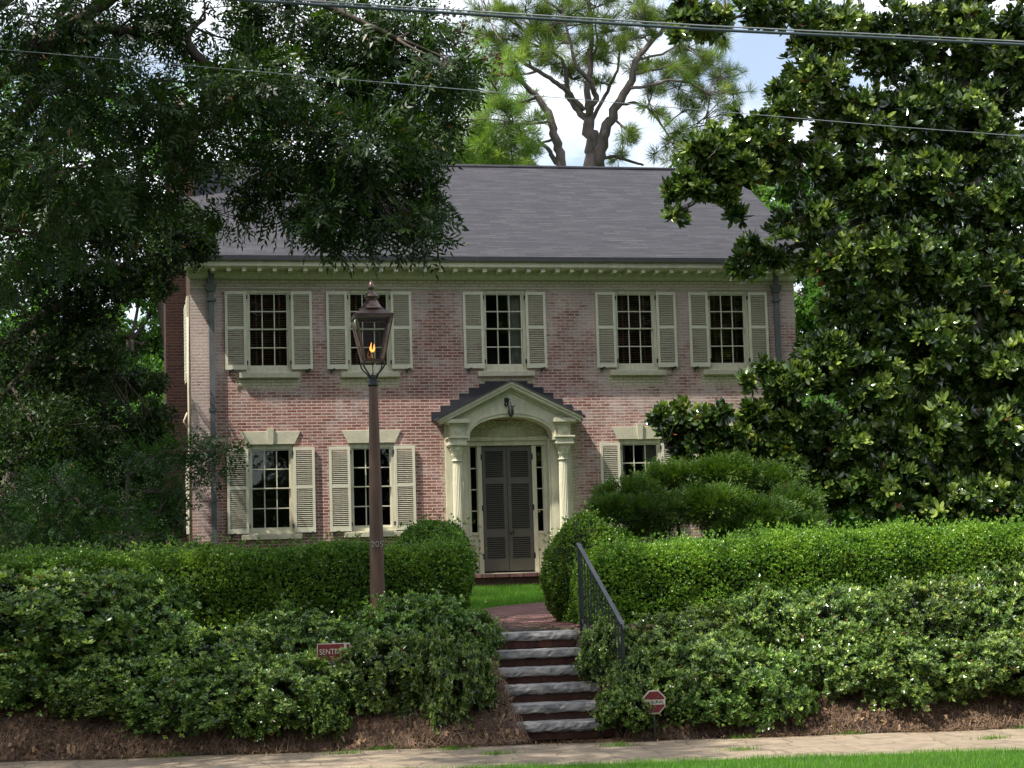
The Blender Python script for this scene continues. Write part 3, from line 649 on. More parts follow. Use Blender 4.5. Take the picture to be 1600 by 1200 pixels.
# --- windows
def make_window(cx, z0, z1, gz0, gz1, lower):
    loc = (cx, 0, z0)
    m = MB(); y0, y1 = .035, .14
    m.box(cx - OW + .001, cx - .34, y0, y1, z0 + .02, z1 - .001); m.box(cx + .34, cx + OW - .001, y0, y1, z0 + .02, z1 - .001)
    m.box(cx - .34, cx + .34, y0, y1, gz1 + .002, z1 - .001)
    m.box(cx - OW + .001, cx + OW - .001, -.02, y1 - .001, z0 + .001, z0 + .02)
    m.box(cx - .338, cx + .338, .04, y1 - .002, z0 + .021, gz0 - .04)
    w_ = m.build('window', 'cream', house, loc)
    gm = (gz0 + gz1) / 2
    def sash(ya, a, b):
        s = MB(); t_ = .018
        s.box(cx - .338, cx + .338, ya, ya + .035, a - .04 if a == gz0 else a - .018, a); s.box(cx - .338, cx + .338, ya, ya + .035, b, b + .018)
        s.box(cx - .338, cx - .315, ya, ya + .035, a, b); s.box(cx + .315, cx + .338, ya, ya + .035, a, b)
        for k in (1, 2):
            xm = cx - .315 + .63 * k / 3; s.box(xm - .009, xm + .009, ya + .004, ya + .03, a, b)
        zm = (a + b) / 2; ww = .21
        for k in range(3):
            xa = cx - .315 + .63 * k / 3 + (.009 if k else 0); xb = cx - .315 + .63 * (k + 1) / 3 - (.009 if k < 2 else 0)
            s.box(xa, xb, ya + .004, ya + .03, zm - .009, zm + .009)
        s.build('sash', 'shutter', w_)
        g = MB(); g.box(cx - .314, cx + .314, ya + .015, ya + .018, a + .001, b - .001); g.build('pane', 'glass', w_)
    sash(.055, gm + .012, gz1 - .018); sash(.092, gz0 + .0, gm - .010)
    s = MB(); s.box(cx - .513, cx + .513, -.075, -.002, z0 - .09, z0 - .002)
    s.build('sill', 'stone_trim', w_, bevel=.006)
    return w_
def add_blind(w_, cx, gz0, gz1):
    b_ = MB()
    for k in range(int((gz1 - gz0) / .042)):
        z = gz0 + .01 + k * .042; b_.add([(cx - .33, .165, z), (cx + .33, .165, z), (cx + .33, .192, z + .022), (cx - .33, .192, z + .022)], [(0, 1, 2, 3)])
    for xx in (-.2, .2): b_.box(cx + xx - .012, cx + xx + .012, .158, .163, gz0, gz1)
    b_.build('blind', 'blind', w_)
def add_curtain(w_, cx, x0, x1, z0, z1):
    n = 26; vs, fs = [], []
    for i in range(n + 1):
        x = x0 + (x1 - x0) * i / n; y = .20 + .02 * sin(i * 1.9); vs += [(x, y, z0), (x, y, z1)]
    for i in range(n): fs.append((2 * i, 2 * i + 2, 2 * i + 3, 2 * i + 1))
    MB().add(vs, fs, True).build('curtain', 'curtain', w_)
wins = {}
w0 = make_window(UPC[0], 5.206, 6.66, 5.345, 6.60, False)
ups = [w0] + [dup(w0, house, (c - UPC[0], 0, 0)) for c in UPC[1:]]
for w_, c in zip(ups, UPC): WL[w_.name] = (c, 0, 5.206)
for i in (0, 1, 3, 4): add_blind(ups[i], UPC[i], 5.32, 6.62)
add_curtain(ups[2], 0, .1, .33, 5.3, 6.64)
w1 = make_window(LOC[0], 2.43, 3.968, 2.545, 3.885, True)
los = [w1] + [dup(w1, house, (c - LOC[0], 0, 0)) for c in LOC[1:]]
for w_, c in zip(los, LOC): WL[w_.name] = (c, 0, 2.43)
add_curtain(los[2], LOC[2], LOC[2] + .1, LOC[2] + .33, 2.5, 3.92); add_curtain(los[2], LOC[2], LOC[2] - .33, LOC[2] - .24, 2.5, 3.92)
lp = None
for c in LOC:
    if lp is None:
        m_ = MB(); m_.prism([(c - .41, 3.97), (c - .048, 3.97), (c - .048, 4.191), (c - .52, 4.191)], -.02, -.002)
        m_.prism([(c + .048, 3.97), (c + .41, 3.97), (c + .52, 4.191), (c + .048, 4.191)], -.02, -.002)
        m_.prism([(c - .044, 3.965), (c + .044, 3.965), (c + .06, 4.25), (c - .06, 4.25)], -.045, -.002)
        lp = m_.build('lintel', 'stone_trim', house, loc=(c, 0, 3.97), bevel=.003)
    else: dup(lp, house, (c - LOC[0], 0, 0))
# --- shutters
def make_shutter(x0, z0, z1, flip):
    W_ = .365; m = MB(); st = .045; y0, y1 = -.05, -.018
    m.box(x0, x0 + st, y0, y1, z0, z1); m.box(x0 + W_ - st, x0 + W_, y0, y1, z0, z1)
    zm = z0 + (z1 - z0) * .53
    for a, b in ((z0, z0 + .075), (zm - .025, zm + .025), (z1 - .055, z1)): m.box(x0 + st, x0 + W_ - st, y0 + .001, y1 - .001, a, b)
    for a, b in ((z0 + .075, zm - .025), (zm + .025, z1 - .055)):
        n = int(round((b - a) / .0335)); p = (b - a) / n
        for k in range(n):
            z = a + p * (k + .5)
            m.add([(x0 + st, y0 + .004, z - p * .42), (x0 + W_ - st, y0 + .004, z - p * .42), (x0 + W_ - st, y1 - .004, z - p * .14), (x0 + st, y1 - .004, z - p * .14),
                   (x0 + st, y0 + .004, z - p * .24), (x0 + W_ - st, y0 + .004, z - p * .24), (x0 + W_ - st, y1 - .004, z + p * .04), (x0 + st, y1 - .004, z + p * .04)],
                  [(0, 3, 2, 1), (4, 5, 6, 7), (0, 1, 5, 4), (1, 2, 6, 5), (2, 3, 7, 6), (3, 0, 4, 7)])
    m.box(x0 + W_ / 2 - .006, x0 + W_ / 2 + .006, y0 - .012, y0 - .001, z0 + .1, z1 - .08) if False else None
    o = m.build('shutter', 'shutter', house, loc=(x0, 0, z0))
    hx = x0 + (.09 if flip < 0 else W_ - .09); h = MB()
    h.tube([(hx, -.012, z0 - .02), (hx, -.07, z0 - .02)], .008, 6); h.bar((hx - .045, -.065, z0 - .03), (hx + .05, -.065, z0 + .0), .012, .03); h.bar((hx - .03, -.063, z0 - .075), (hx, -.063, z0 - .02), .012, .025)
    h.build('holdback', 'iron', o)
    e = x0 + (W_ + .012 if flip < 0 else -.012)
    for zz in (z0 + .12, z1 - .1): MB().box(e - .011, e + .011, -.052, -.012, zz - .035, zz + .035).build('hinge', 'iron', o)
    return o
for zz0, zz1, cs in ((5.26, 6.623, UPC), (2.449, 3.912, LOC)):
    for flip in (-1, 1):
        pr_ = None
        for c in cs:
            x0 = c - .749 if flip < 0 else c + .384
            if pr_ is None: pr_ = make_shutter(x0, zz0, zz1, flip); xx0 = x0
            else:
                q = dup(pr_, house, (x0 - xx0, 0, 0)); q.rotation_euler.z = rnd.uniform(-.012, .012)
# --- downspouts
for dx in (-5.14, 5.08):
    m_ = MB(); m_.box(dx - .045, dx + .045, -.085, -.015, 1.5, 6.62); m_.box(dx - .05, dx + .05, -.1, -.06, 6.75, 6.985)
    m_.add([(dx - .07, -.115, 6.62), (dx + .07, -.115, 6.62), (dx + .07, -.005, 6.62), (dx - .07, -.005, 6.62), (dx - .095, -.15, 6.75), (dx + .095, -.15, 6.75), (dx + .095, -.005, 6.75), (dx - .095, -.005, 6.75)],
           [(0, 3, 2, 1), (4, 5, 6, 7), (0, 1, 5, 4), (1, 2, 6, 5), (2, 3, 7, 6), (3, 0, 4, 7)])
    m_.box(dx - .075, dx + .075, -.12, -.004, 6.45, 6.49); m_.box(dx - .065, dx + .065, -.095, -.004, 3.0, 3.05); m_.box(dx - .065, dx + .065, -.095, -.004, 4.55, 4.60)
    m_.build('downspout', 'lead', house)
# --- portico
por = MB(); ap = 4.98; tipx = 1.27; tz = 4.35
for s in (-1, 1):
    def P2(x, off): return (s * x, ap - (ap - tz) / tipx * x - off)
    def slab(x0, x1, a, b, y0, y1):
        poly = [P2(x0, a), P2(x1, a), P2(x1, b), P2(x0, b)]
        por.prism(poly if s < 0 else poly[::-1], y0, y1)
    slab(0, 1.27, 0, .045, -.47, -.002); slab(0.0, 1.235, .046, .10, -.44, -.002); slab(0, 1.20, .101, .125, -.38, -.002)
    slab(0, 1.12, .126, .17, -.325, -.002)
pt = por.build('portico', 'cream', house, (0, 0, 1.65))
MB().box(-1.13, -.745, -.06, -.002, 1.65, 4.33).build('pilaster', 'cream', pt); MB().box(.745, 1.13, -.06, -.002, 1.65, 4.33).build('pilaster', 'cream', pt)
# deep jambs and reveal
m_ = MB()
m_.box(-.739, -.7141, -.055, .30, 1.66, 4.0); m_.box(-.714, -.66, .16, .24, 1.66, 3.9); m_.build('door_jamb', 'cream', pt)
m_ = MB(); m_.box(.7141, .739, -.055, .30, 1.66, 4.0); m_.box(.66, .714, .16, .24, 1.66, 3.9); m_.build('door_jamb', 'cream', pt)
m_ = MB()
for s in (-1, 1):
    a, b_ = sorted((s * .455, s * .53)); m_.box(a, b_, .14, .26, 1.66, 3.9)      # posts by the door
m_.box(-.714, .714, .10, .26, 3.901, 3.98); m_.box(-.74, .74, .05, .26, 3.982, 4.045)
m_.build('transom', 'cream', pt)
for s in (-1, 1):
    a, b_ = sorted((s * .531, s * .659)); m_ = MB(); zz = [2.38, 2.755, 3.13, 3.505, 3.88]
    m_.box(a, b_, .19, .25, 1.66, 2.33); m_.box(a, b_, .165, .25, 2.331, 2.379); m_.box(a + .02, b_ - .02, .178, .189, 1.75, 2.2)
    for z in zz[1:-1]: m_.box(a + .005, b_ - .005, .19, .22, z - .009, z + .009)
    m_.box(a, b_, .19, .25, 3.881, 3.9); m_.box(a, a + .012, .185, .225, 2.38, 3.88); m_.box(b_ - .012, b_, .185, .225, 2.38, 3.88)
    o = m_.build('sidelight', 'cream', house, (s * .6, .2, 1.65)); g = MB(); g.box(a + .013, b_ - .013, .205, .208, 2.381, 3.879); g.build('pane', 'glass', o)
# louvred door pair
for s in (-1, 1):
    a, b_ = sorted((s * .004, s * .453)); m_ = MB(); y0, y1 = .155, .19; st = .065
    m_.box(a, a + st, y0, y1, 1.69, 3.895); m_.box(b_ - st, b_, y0, y1, 1.69, 3.895)
    for z0, z1 in ((1.69, 1.90), (2.28, 2.42), (2.42, 2.43), (3.22, 3.33), (3.80, 3.895)):
        if z1 - z0 > .02: m_.box(a + st, b_ - st, y0 + .001, y1 - .001, z0, z1)
    for z0, z1 in ((1.90, 2.28), (2.42, 3.22), (3.33, 3.80)):
        n = int((z1 - z0) / .035); p = (z1 - z0) / n
        for k in range(n):
            z = z0 + p * (k + .5)
            m_.add([(a + st, y0 + .006, z - p * .45), (b_ - st, y0 + .006, z - p * .45), (b_ - st, y1 - .006, z - p * .05), (a + st, y1 - .006, z - p * .05),
                    (a + st, y0 + .006, z - p * .2), (b_ - st, y0 + .006, z - p * .2), (b_ - st, y1 - .006, z + p * .2), (a + st, y1 - .006, z + p * .2)],
                   [(0, 3, 2, 1), (4, 5, 6, 7), (0, 1, 5, 4), (1, 2, 6, 5), (2, 3, 7, 6), (3, 0, 4, 7)])
    o = m_.build('door_leaf', 'door', house, (s * .45, .17, 1.69)); h = MB()
    if s > 0:
        h.tube([(.04, .154, 2.35), (.04, .11, 2.35)], .012, 8); h.ring([(.001, 2.325), (.02, 2.33), (.026, 2.35), (.02, 2.37), (.001, 2.375)], .04, .105, 10)
        h.box(.085, .10, .13, .154, 2.33, 2.40); h.build('handle', 'iron', o)
    for zz in (1.95, 2.8, 3.7): MB().box(*sorted((s * .447, s * .47)), .13, .154, zz - .05, zz + .05).build('hinge', 'iron', o)
MB().box(-.45, .45, .24, .26, 1.66, 3.9).build('inner_door', 'dark', house)
MB().tube([(.56, .16, 2.72), (.56, .13, 2.72)], .018, 8).build('doorbell', 'brass', house)
# columns
for s in (-1, 1):
    cx, cy = s * .95, -.20; m_ = MB()
    m_.ring([(.125, 1.655), (.125, 1.70), (.108, 1.715), (.118, 1.74), (.118, 1.76), (.10, 1.775)], cx, cy, 32)
    m_.ring([(.098, 1.776), (.098, 1.82), (.096, 2.4), (.090, 3.2), (.083, 3.585), (.083, 3.60)], cx, cy, 40, False, 1, .10)
    o = m_.build('column', 'cream', pt, (cx, cy, 1.65))
    c = MB(); c.ring([(.08, 3.601), (.10, 3.61), (.10, 3.63), (.082, 3.64), (.088, 3.70), (.105, 3.76), (.12, 3.83), (.125, 3.865)], cx, cy, 24)
    for ring_z, rr, hh, nn in ((3.635, .088, .10, 10), (3.70, .098, .12, 10)):
        for k in range(nn):
            a = 2 * pi * (k + (.5 if ring_z > 3.65 else 0)) / nn; ca, sa = cos(a), sin(a); tx, ty = -sa, ca
            vs = []
            for t_, off in ((0, 0), (.5, .004), (.85, .02), (1, .035), (.9, .042)):
                for q in (-1, 1):
                    wd = .022 * (1 - .5 * t_); vs.append((cx + ca * (rr + off) + q * tx * wd, cy + sa * (rr + off) + q * ty * wd, ring_z + hh * t_))
            c.add(vs, [(2 * i, 2 * i + 1, 2 * i + 3, 2 * i + 2) for i in range(4)], True)
    c.box(cx - .135, cx + .135, cy - .135, cy + .135, 3.866, 3.885)
    c.build('capital', 'cream', pt)
    e = MB()   # entablature block
    e.box(cx - .165, cx + .165, -.36, -.061, 3.886, 3.93); e.box(cx - .15, cx + .15, -.345, -.061, 3.931, 4.0); e.box(cx - .185, cx + .185, -.38, -.061, 4.001, 4.03)
    e.box(cx - .115, cx + .115, -.32, -.061, 4.031, 4.235); e.box(cx - .15, cx + .15, -.36, -.061, 4.236, 4.265); e.box(cx - .2, cx + .2, -.42, -.061, 4.266, 4.335)
    for rr_, y0 in ((.062, -.338), (.03, -.352)):
        n = 20; e.prism([(cx + rr_ * cos(2 * pi * k / n), 4.135 + rr_ * sin(2 * pi * k / n)) for k in range(n)], y0, -.3205)
    e.box(*sorted((s * .801, s * .834)), -.30, -.061, 4.031, 4.265)
    e.build('entablature', 'cream', pt, bevel=.004)
# arch band, tympanum
def ell(a, b, n=33, z0=4.04): return [(a * cos(pi * k / (n - 1)), z0 + b * sin(pi * k / (n - 1))) for k in range(n)]
def band(mb, o, i, y0, y1):
    n = len(o); vs = [(x, y0, z) for x, z in o] + [(x, y0, z) for x, z in i] + [(x, y1, z) for x, z in o] + [(x, y1, z) for x, z in i]
    for k in range(n - 1):
        pass
    mb.add(vs, [(k + 1, k, n + k, n + k + 1) for k in range(n - 1)] + [(k, k + 1, 2 * n + k + 1, 2 * n + k) for k in range(n - 1)] +
           [(n + k + 1, n + k, 3 * n + k, 3 * n + k + 1) for k in range(n - 1)] + [(2 * n + k, 2 * n + k + 1, 3 * n + k + 1, 3 * n + k) for k in range(n - 1)])
m_ = MB(); band(m_, ell(.775, .385), ell(.74, .335), -.33, .04); band(m_, ell(.80, .42), ell(.776, .387), -.345, -.2)
m_.box(-.80, -.741, -.345, -.061, 3.96, 4.038); m_.box(.741, .80, -.345, -.061, 3.96, 4.038)
m_.build('arch', 'cream', pt)
# tympanum: region between arch and rakes
ap = 4.98; tipx = 1.27; tz = 4.35
def rake(x, off=0): return ap - (ap - tz) / tipx * abs(x) - off
m_ = MB(); o = ell(.80, .42, 41); vs, fs = [], []
for x, z in o: vs += [(x, -.30, z), (x, -.30, max(z + .002, rake(x, .08)))]
fs = [(2 * k, 2 * k + 1, 2 * k + 3, 2 * k + 2) for k in range(len(o) - 1)]
m_.add(vs, fs); m_.box(-1.05, -.801, -.31, -.061, 4.336, 4.40); m_.box(.801, 1.05, -.31, -.061, 4.336, 4.40)
m_.prism([(-1.05, 4.401), (-.80, 4.401), (-.80, rake(.8, .09))], -.30, -.061); m_.prism([(.80, 4.401), (1.05, 4.401), (.80, rake(.8, .09))], -.30, -.061)
m_.build('tympanum', 'cream', pt)
# fan sunburst
m_ = MB(); z0 = 4.046; vs = [(0, .06, z0)]; n = 46; fs = []
for k in range(n + 1):
    a = pi * k / n; dpt = .06 if k % 2 else .02; vs.append((.735 * cos(a), .06 + dpt - .02, z0 + .33 * sin(a)))
for k in range(n): fs.append((0, k + 2, k + 1))
m_.add(vs, fs); m_.box(-.74, .74, .10, .13, 4.04, 4.4)
vs = [(0, .035, z0)]
for k in range(n + 1):
    a = pi * k / n; vs.append((.36 * cos(a), .035 + (.02 if k % 2 else 0), z0 + .2 * sin(a)))
m_.add(vs, [(0, k + 2, k + 1) for k in range(n)]); m_.build('fan_panel', 'cream', pt)
# gable roof of portico
m_ = MB()
for k in range(58):
    x = -.98 + k * 1.96 / 57
    if abs(x) < .03: continue
    m_.box(x - .009, x + .009, -.345, -.326, rake(x, .165), rake(x, .128))
m_.build('dentils', 'cream', pt)
m_ = MB()
for s in (-1, 1):
    a, b_ = (0, ap + .012), (s * 1.3, tz - .003); 
    poly = [(0, ap + .001), (0, ap + .026), (s * 1.31, tz + .008), (s * 1.31, tz - .018)]
    m_.prism(poly if s > 0 else poly[::-1], -.49, -.002)
m_.build('portico_roof', 'shingles', pt)
m_ = MB()
edges = [(-1.355, -1.19), (-1.19, -1.015), (-1.015, -.85), (-.85, -.675), (-.675, -.49), (-.49, -.385), (-.385, 0)]
tops = [4.50, 4.61, 4.715, 4.82, 4.92, 4.985, 5.03]
for (a, b_), tp in zip(edges, tops):
    for s in (-1, 1):
        xa, xb = sorted((s * a, s * b_)); lo_in = min(abs(xa), abs(xb)); lo_out = max(abs(xa), abs(xb))
        m_.box(xa, xb, -.008, -.002, max(4.33, rake(lo_out) - .02), tp)
m_.build('step_flashing', 'flash', pt)
# lantern on the tympanum
m_ = MB(); lx = -.055
m_.box(lx - .05, lx + .02, -.345, -.301, 4.56, 4.70); m_.tube([(lx, -.345, 4.64), (lx + .02, -.42, 4.66), (lx + .03, -.46, 4.60)], .012, 6)
m_.ring([(.005, 4.60), (.02, 4.585), (.05, 4.55), (.055, 4.54)], lx + .03, -.46, 6, False); m_.ring([(.04, 4.40), (.045, 4.39), (.03, 4.37), (.01, 4.35)][::-1], lx + .03, -.46, 6, False)
for k in range(6): a = pi / 3 * k; m_.tube([(lx + .03 + .042 * cos(a), -.46 + .042 * sin(a), 4.40), (lx + .03 + .05 * cos(a), -.46 + .05 * sin(a), 4.54)], .006, 4)
for q in (-1, 1): m_.tube([(lx + .03 + q * .055, -.46, 4.53), (lx + .03 + q * .075, -.46, 4.56), (lx + .03 + q * .07, -.46, 4.60)], .006, 4)
ln = m_.build('porch_lantern', 'iron', house, (lx, -.3, 4.6)); g = MB(); g.ring([(.036, 4.40), (.044, 4.54)], lx + .03, -.46, 6, False); g.build('pane', 'lamp_glass', ln)
# stoop
m_ = MB(); m_.box(-1.5, 1.5, -.98, -.07, 1.40, 1.585); st_ = m_.build('stoop', 'brick_step', house, (0, -1, 1.5))
MB().box(-1.53, 1.53, -1.02, -.065, 1.586, 1.645).build('paving', 'brick_path', st_)
MB().box(-.72, .72, -.06, .30, 1.60, 1.66).build('threshold', 'cream', house)
m_ = MB(); m_.box(1.8, 5.4, -.07, -.003, 1.4, 1.75); m_.box(-5.4, -1.8, -.07, -.003, 1.4, 1.75); m_.build('foundation', 'stone_trim', house)

# ------------------------------------------------------------------ garden steps
steps = thing('garden_steps', (-2.35, -13.95, 0), 'six rough granite treads on brick risers climbing through the shrub bank', 'steps')
def rough_slab(x0, x1, y0, y1, z0, z1, seed):
    r = np.random.default_rng(seed); n = 26; vs, fs = [], []
    prof = [(y1, z0), (y0 + .02, z0), (y0, z0 + .015), (y0 - .004, (z0 + z1) / 2), (y0 + .004, z1 - .008), (y0 + .014, z1), (y1, z1)]
    for i in range(n + 1):
        x = x0 + (x1 - x0) * i / n
        for j, (y, z) in enumerate(prof):
            jt = .008 if 1 <= j <= 4 else .003; vs.append((x + (r.normal() * .002 if 0 < i < n else 0), y + (r.normal() * jt * .6 if j in (2, 3, 4) else 0), z + (r.normal() * .004 if j < 5 else r.normal() * .0015)))
    k = len(prof)
    for i in range(n):
        for j in range(k - 1): a = i * k + j; fs.append((a, a + k, a + k + 1, a + 1))
        fs.append((i * k + k - 1, (i + 1) * k + k - 1, (i + 1) * k, i * k))
    fs.append(tuple(range(k))); fs.append(tuple(n * k + j for j in range(k - 1, -1, -1))); return vs, fs
for i in range(6):
    zt = (1.012 if i == 0 else .995) - .165 * i + (.003 if i % 2 else -.002); yfr = -12.30 - .33 * i; sk = .006 * i
    vs, fs = rough_slab(-2.875 + rnd.uniform(-.03, .02) - sk, -1.83 + rnd.uniform(-.02, .03), yfr, yfr + .40, zt - .088, zt, i)
    MB().add(vs, fs).build('tread', 'granite', steps)
    MB().box(-2.85 + .004 * i, -1.86, yfr + .035, yfr + .09, zt - .165 - .0, zt - .0885).build('riser', 'brick_step', steps)

# handrail
RXx = -1.785
rail = thing('handrail', (RXx, -14.0, .2), 'black wrought iron handrail with thin balusters beside the granite steps', 'handrail')
def rz(y): return 1.935 + (y + 12.3) / 1.7 * (1.935 - 1.12)
m_ = MB(); m_.bar((RXx, -12.27, rz(-12.3) + .012), (RXx, -14.03, rz(-14.03)), .045, .018); m_.bar((RXx, -12.28, rz(-12.3) - .006), (RXx, -14.02, rz(-14.02) - .016), .028, .012)
m_.tube([(RXx, -14.03, rz(-14.03)), (RXx, -14.075, rz(-14.03) - .03), (RXx, -14.07, rz(-14.03) - .07)], .016, 6); m_.build('top_rail', 'rail', rail)
for y in (-12.3, -14.0):
    zb_ = max(H(RXx + .1, y) - .05, .05); p = MB(); p.box(RXx - .016, RXx + .016, y - .016, y + .016, zb_, rz(y) - .022); p.build('post', 'rail', rail)
m_ = MB(); m_.bar((RXx, -12.31, rz(-12.31) - .80), (RXx, -13.99, rz(-13.99) - .80), .025, .012); m_.build('bottom_rail', 'rail', rail)
for k in range(13):
    y = -12.42 - k * .119; p = MB(); p.box(RXx - .006, RXx + .006, y - .006, y + .006, rz(y) - .795, rz(y) - .012)
    p.ring([(.007, rz(y) - .42), (.014, rz(y) - .41), (.007, rz(y) - .40)], RXx, y, 6); p.build('baluster', 'rail', rail)

# ------------------------------------------------------------------ gas lamp
lx, ly = -4.03, -12.55
lamp = thing('gas_lamp', (lx, ly, 1.0), 'tall brown post with a copper lantern holding a burning orange gas flame', 'street lamp')
m_ = MB(); m_.ring([(.085, .85), (.082, 1.2), (.075, 1.9), (.066, 2.6), (.055, 3.2), (.047, 3.64), (.047, 3.67)], lx, ly, 28)
m_.ring([(.079, 1.38), (.079, 1.395)], lx, ly, 28); pst = m_.build('post', 'post', lamp)
def text(body, size, mat, parent, name, loc, rot=(pi / 2, 0, 0), ext=.002, align='CENTER', font=None, sx=1.0):
    cu = bpy.data.curves.new(name, 'FONT'); cu.body = body; cu.size = size; cu.extrude = ext; cu.align_x = align; cu.align_y = 'CENTER'
    o = bpy.data.objects.new(name, cu); col.objects.link(o); bpy.context.view_layer.update()
    dg = bpy.context.evaluated_depsgraph_get(); me = bpy.data.meshes.new_from_object(o.evaluated_get(dg)); bpy.data.objects.remove(o)
    o = bpy.data.objects.new(name, me); col.objects.link(o); me.materials.clear(); me.materials.append(M[mat])
    pl_ = WL[parent.name]; o.parent = parent; o.location = tuple(a - b for a, b in zip(loc, pl_)); o.rotation_euler = rot; o.scale = (sx, 1, 1); return o
text('205', .088, 'number', pst, 'house_number', (lx - .005, ly - .079, 1.99), ext=.004, sx=1.0)
m_ = MB(); m_.ring([(.054, 3.66), (.058, 3.68), (.05, 3.70), (.045, 3.74), (.055, 3.76), (.03, 3.78)], lx, ly, 20)
for k in range(6): a = pi / 3 * k; m_.tube([(lx + .05 * cos(a), ly + .05 * sin(a), 3.71), (lx + .075 * cos(a), ly + .075 * sin(a), 3.71)], .007, 5)
for k in range(4):
    a = pi / 4 + pi / 2 * k; ca, sa = cos(a), sin(a)
    m_.tube([(lx + r_ * ca, ly + r_ * sa, z) for r_, z in ((.045, 3.74), (.07, 3.79), (.12, 3.83), (.155, 3.87), (.16, 3.905), (.145, 3.93), (.13, 3.915))], .009, 6)
m_.tube([(lx, ly, 3.76), (lx, ly, 3.93)], .006, 6)
m_.build('bracket', 'iron', lamp)
ZB, ZT = 3.93, 4.39; wb, wt = .10, .192
m_ = MB()
for sx in (-1, 1):
    for sy in (-1, 1): m_.bar((lx + sx * wb, ly + sy * wb, ZB), (lx + sx * wt, ly + sy * wt, ZT), .022, .022)
for z, w_ in ((ZB, wb), (ZT, wt)):
    for s in (-1, 1):
        m_.box(lx - w_ - .012, lx + w_ + .012, ly + s * w_ - .012, ly + s * w_ + .012, z - .014, z + .014)
        m_.box(lx + s * w_ - .013, lx + s * w_ + .013, ly - w_ - .011, ly + w_ + .011, z - .0135, z + .0135)
m_.box(lx - wb, lx + wb, ly - wb, ly + wb, ZB - .012, ZB - .004)
body = m_.build('lantern', 'copper', lamp, (lx, ly, ZB))
def frus(mb, w0_, z0, w1_, z1):
    mb.add([(lx + a * w0_, ly + b * w0_, z0) for a, b in ((-1, -1), (1, -1), (1, 1), (-1, 1))] + [(lx + a * w1_, ly + b * w1_, z1) for a, b in ((-1, -1), (1, -1), (1, 1), (-1, 1))],
           [(0, 3, 2, 1), (4, 5, 6, 7), (0, 1, 5, 4), (1, 2, 6, 5), (2, 3, 7, 6), (3, 0, 4, 7)])
m_ = MB(); m_.box(lx - .208, lx + .208, ly - .208, ly + .208, ZT + .015, ZT + .026); frus(m_, .204, ZT + .0262, .115, ZT + .085)
m_.ring([(.13, ZT + .085), (.135, ZT + .10), (.11, ZT + .115), (.085, ZT + .15), (.055, ZT + .20), (.05, ZT + .215), (.085, ZT + .22), (.082, ZT + .235), (.055, ZT + .265), (.02, ZT + .285), (.018, ZT + .30), (.034, ZT + .315), (.038, ZT + .335), (.026, ZT + .365), (.006, ZT + .41)], lx, ly, 24)
m_.build('cap', 'copper', lamp)
for s, ax in ((-1, 0), (1, 0), (-1, 1), (1, 1)):
    g = MB(); a0, a1 = wb - .004, wt - .004
    if ax == 0: vs = [(lx - a0, ly + s * a0, ZB + .015), (lx + a0, ly + s * a0, ZB + .015), (lx + a1, ly + s * a1, ZT - .015), (lx - a1, ly + s * a1, ZT - .015)]
    else: vs = [(lx + s * a0, ly - a0, ZB + .015), (lx + s * a0, ly + a0, ZB + .015), (lx + s * a1, ly + a1, ZT - .015), (lx + s * a1, ly - a1, ZT - .015)]
    g.add(vs, [(0, 1, 2, 3)]).build('pane', 'lamp_glass', body)
g = MB()
for q, hh in ((-1, .10), (1, .085)):
    g.tube([(lx + q * .004, ly, 4.03), (lx + q * .016, ly, 4.05), (lx + q * .020, ly + .004, 4.072), (lx + q * .014 + .006, ly, 4.03 + hh)], [.008, .013, .009, .0015], 8)
g.build('flame', 'flame', body)
g = MB(); g.tube([(lx, ly, 3.93), (lx, ly, 4.01)], .008, 6); g.tube([(lx - .02, ly, 4.015), (lx + .02, ly, 4.015)], .009, 6); g.build('burner', 'brass', body)

# ------------------------------------------------------------------ yard signs
sx_, sy_ = -4.60, -13.45; a = radians(-4)
sg = thing('yard_sign', (sx_, sy_, .45), 'small rectangular red and white alarm sign on a stake half hidden in leaves', 'sign')
m_ = MB(); m_.box(sx_ - .165, sx_ + .165, sy_ - .004, sy_ + .004, .83, 1.01); bo = m_.build('board', 'sign_white', sg)
MB().box(sx_ - .157, sx_ + .10, sy_ - .0065, sy_ - .0045, .838, 1.002).build('panel', 'sign_red', bo)
MB().prism([(sx_ + .115, .845), (sx_ + .157, .845), (sx_ + .157, .995), (sx_ + .125, .995), (sx_ + .135, .93)], sy_ - .0065, sy_ - .0045).build('panel', 'sign_red', bo)
text('SENTRY', .078, 'sign_white', bo, 'lettering', (sx_ - .03, sy_ - .0085, .925), ext=.001, sx=.82)
MB().box(sx_ - .012, sx_ + .012, sy_ + .005, sy_ + .015, .40, 1.03).build('stake', 'stake', sg)
nx_, _, nz_ = W(1022, 1097, -14.5); ny_ = -14.5; nx_ = float(nx_); nz_ = float(nz_)
ns = thing('yard_sign', (nx_, ny_, .05), 'octagonal dark red alarm sign with a white name band low among the azaleas', 'sign')
R8 = .122; oc = [(nx_ + R8 * cos(pi / 8 + pi / 4 * k), nz_ + R8 * sin(pi / 8 + pi / 4 * k)) for k in range(8)]
bo = MB().prism(oc, ny_ - .004, ny_ + .004).build('board', 'sign_white', ns)
oc2 = [(nx_ + (R8 - .013) * cos(pi / 8 + pi / 4 * k), nz_ + (R8 - .013) * sin(pi / 8 + pi / 4 * k)) for k in range(8)]
MB().prism(oc2, ny_ - .0065, ny_ - .0045).build('face', 'sign_red', bo)
MB().box(nx_ - .105, nx_ + .105, ny_ - .0085, ny_ - .0068, nz_ - .025, nz_ + .023).build('band', 'sign_white', bo)
text('NATIONAL', .042, 'sign_black', bo, 'lettering', (nx_, ny_ - .0095, nz_ - .001), ext=.0008, sx=.92)
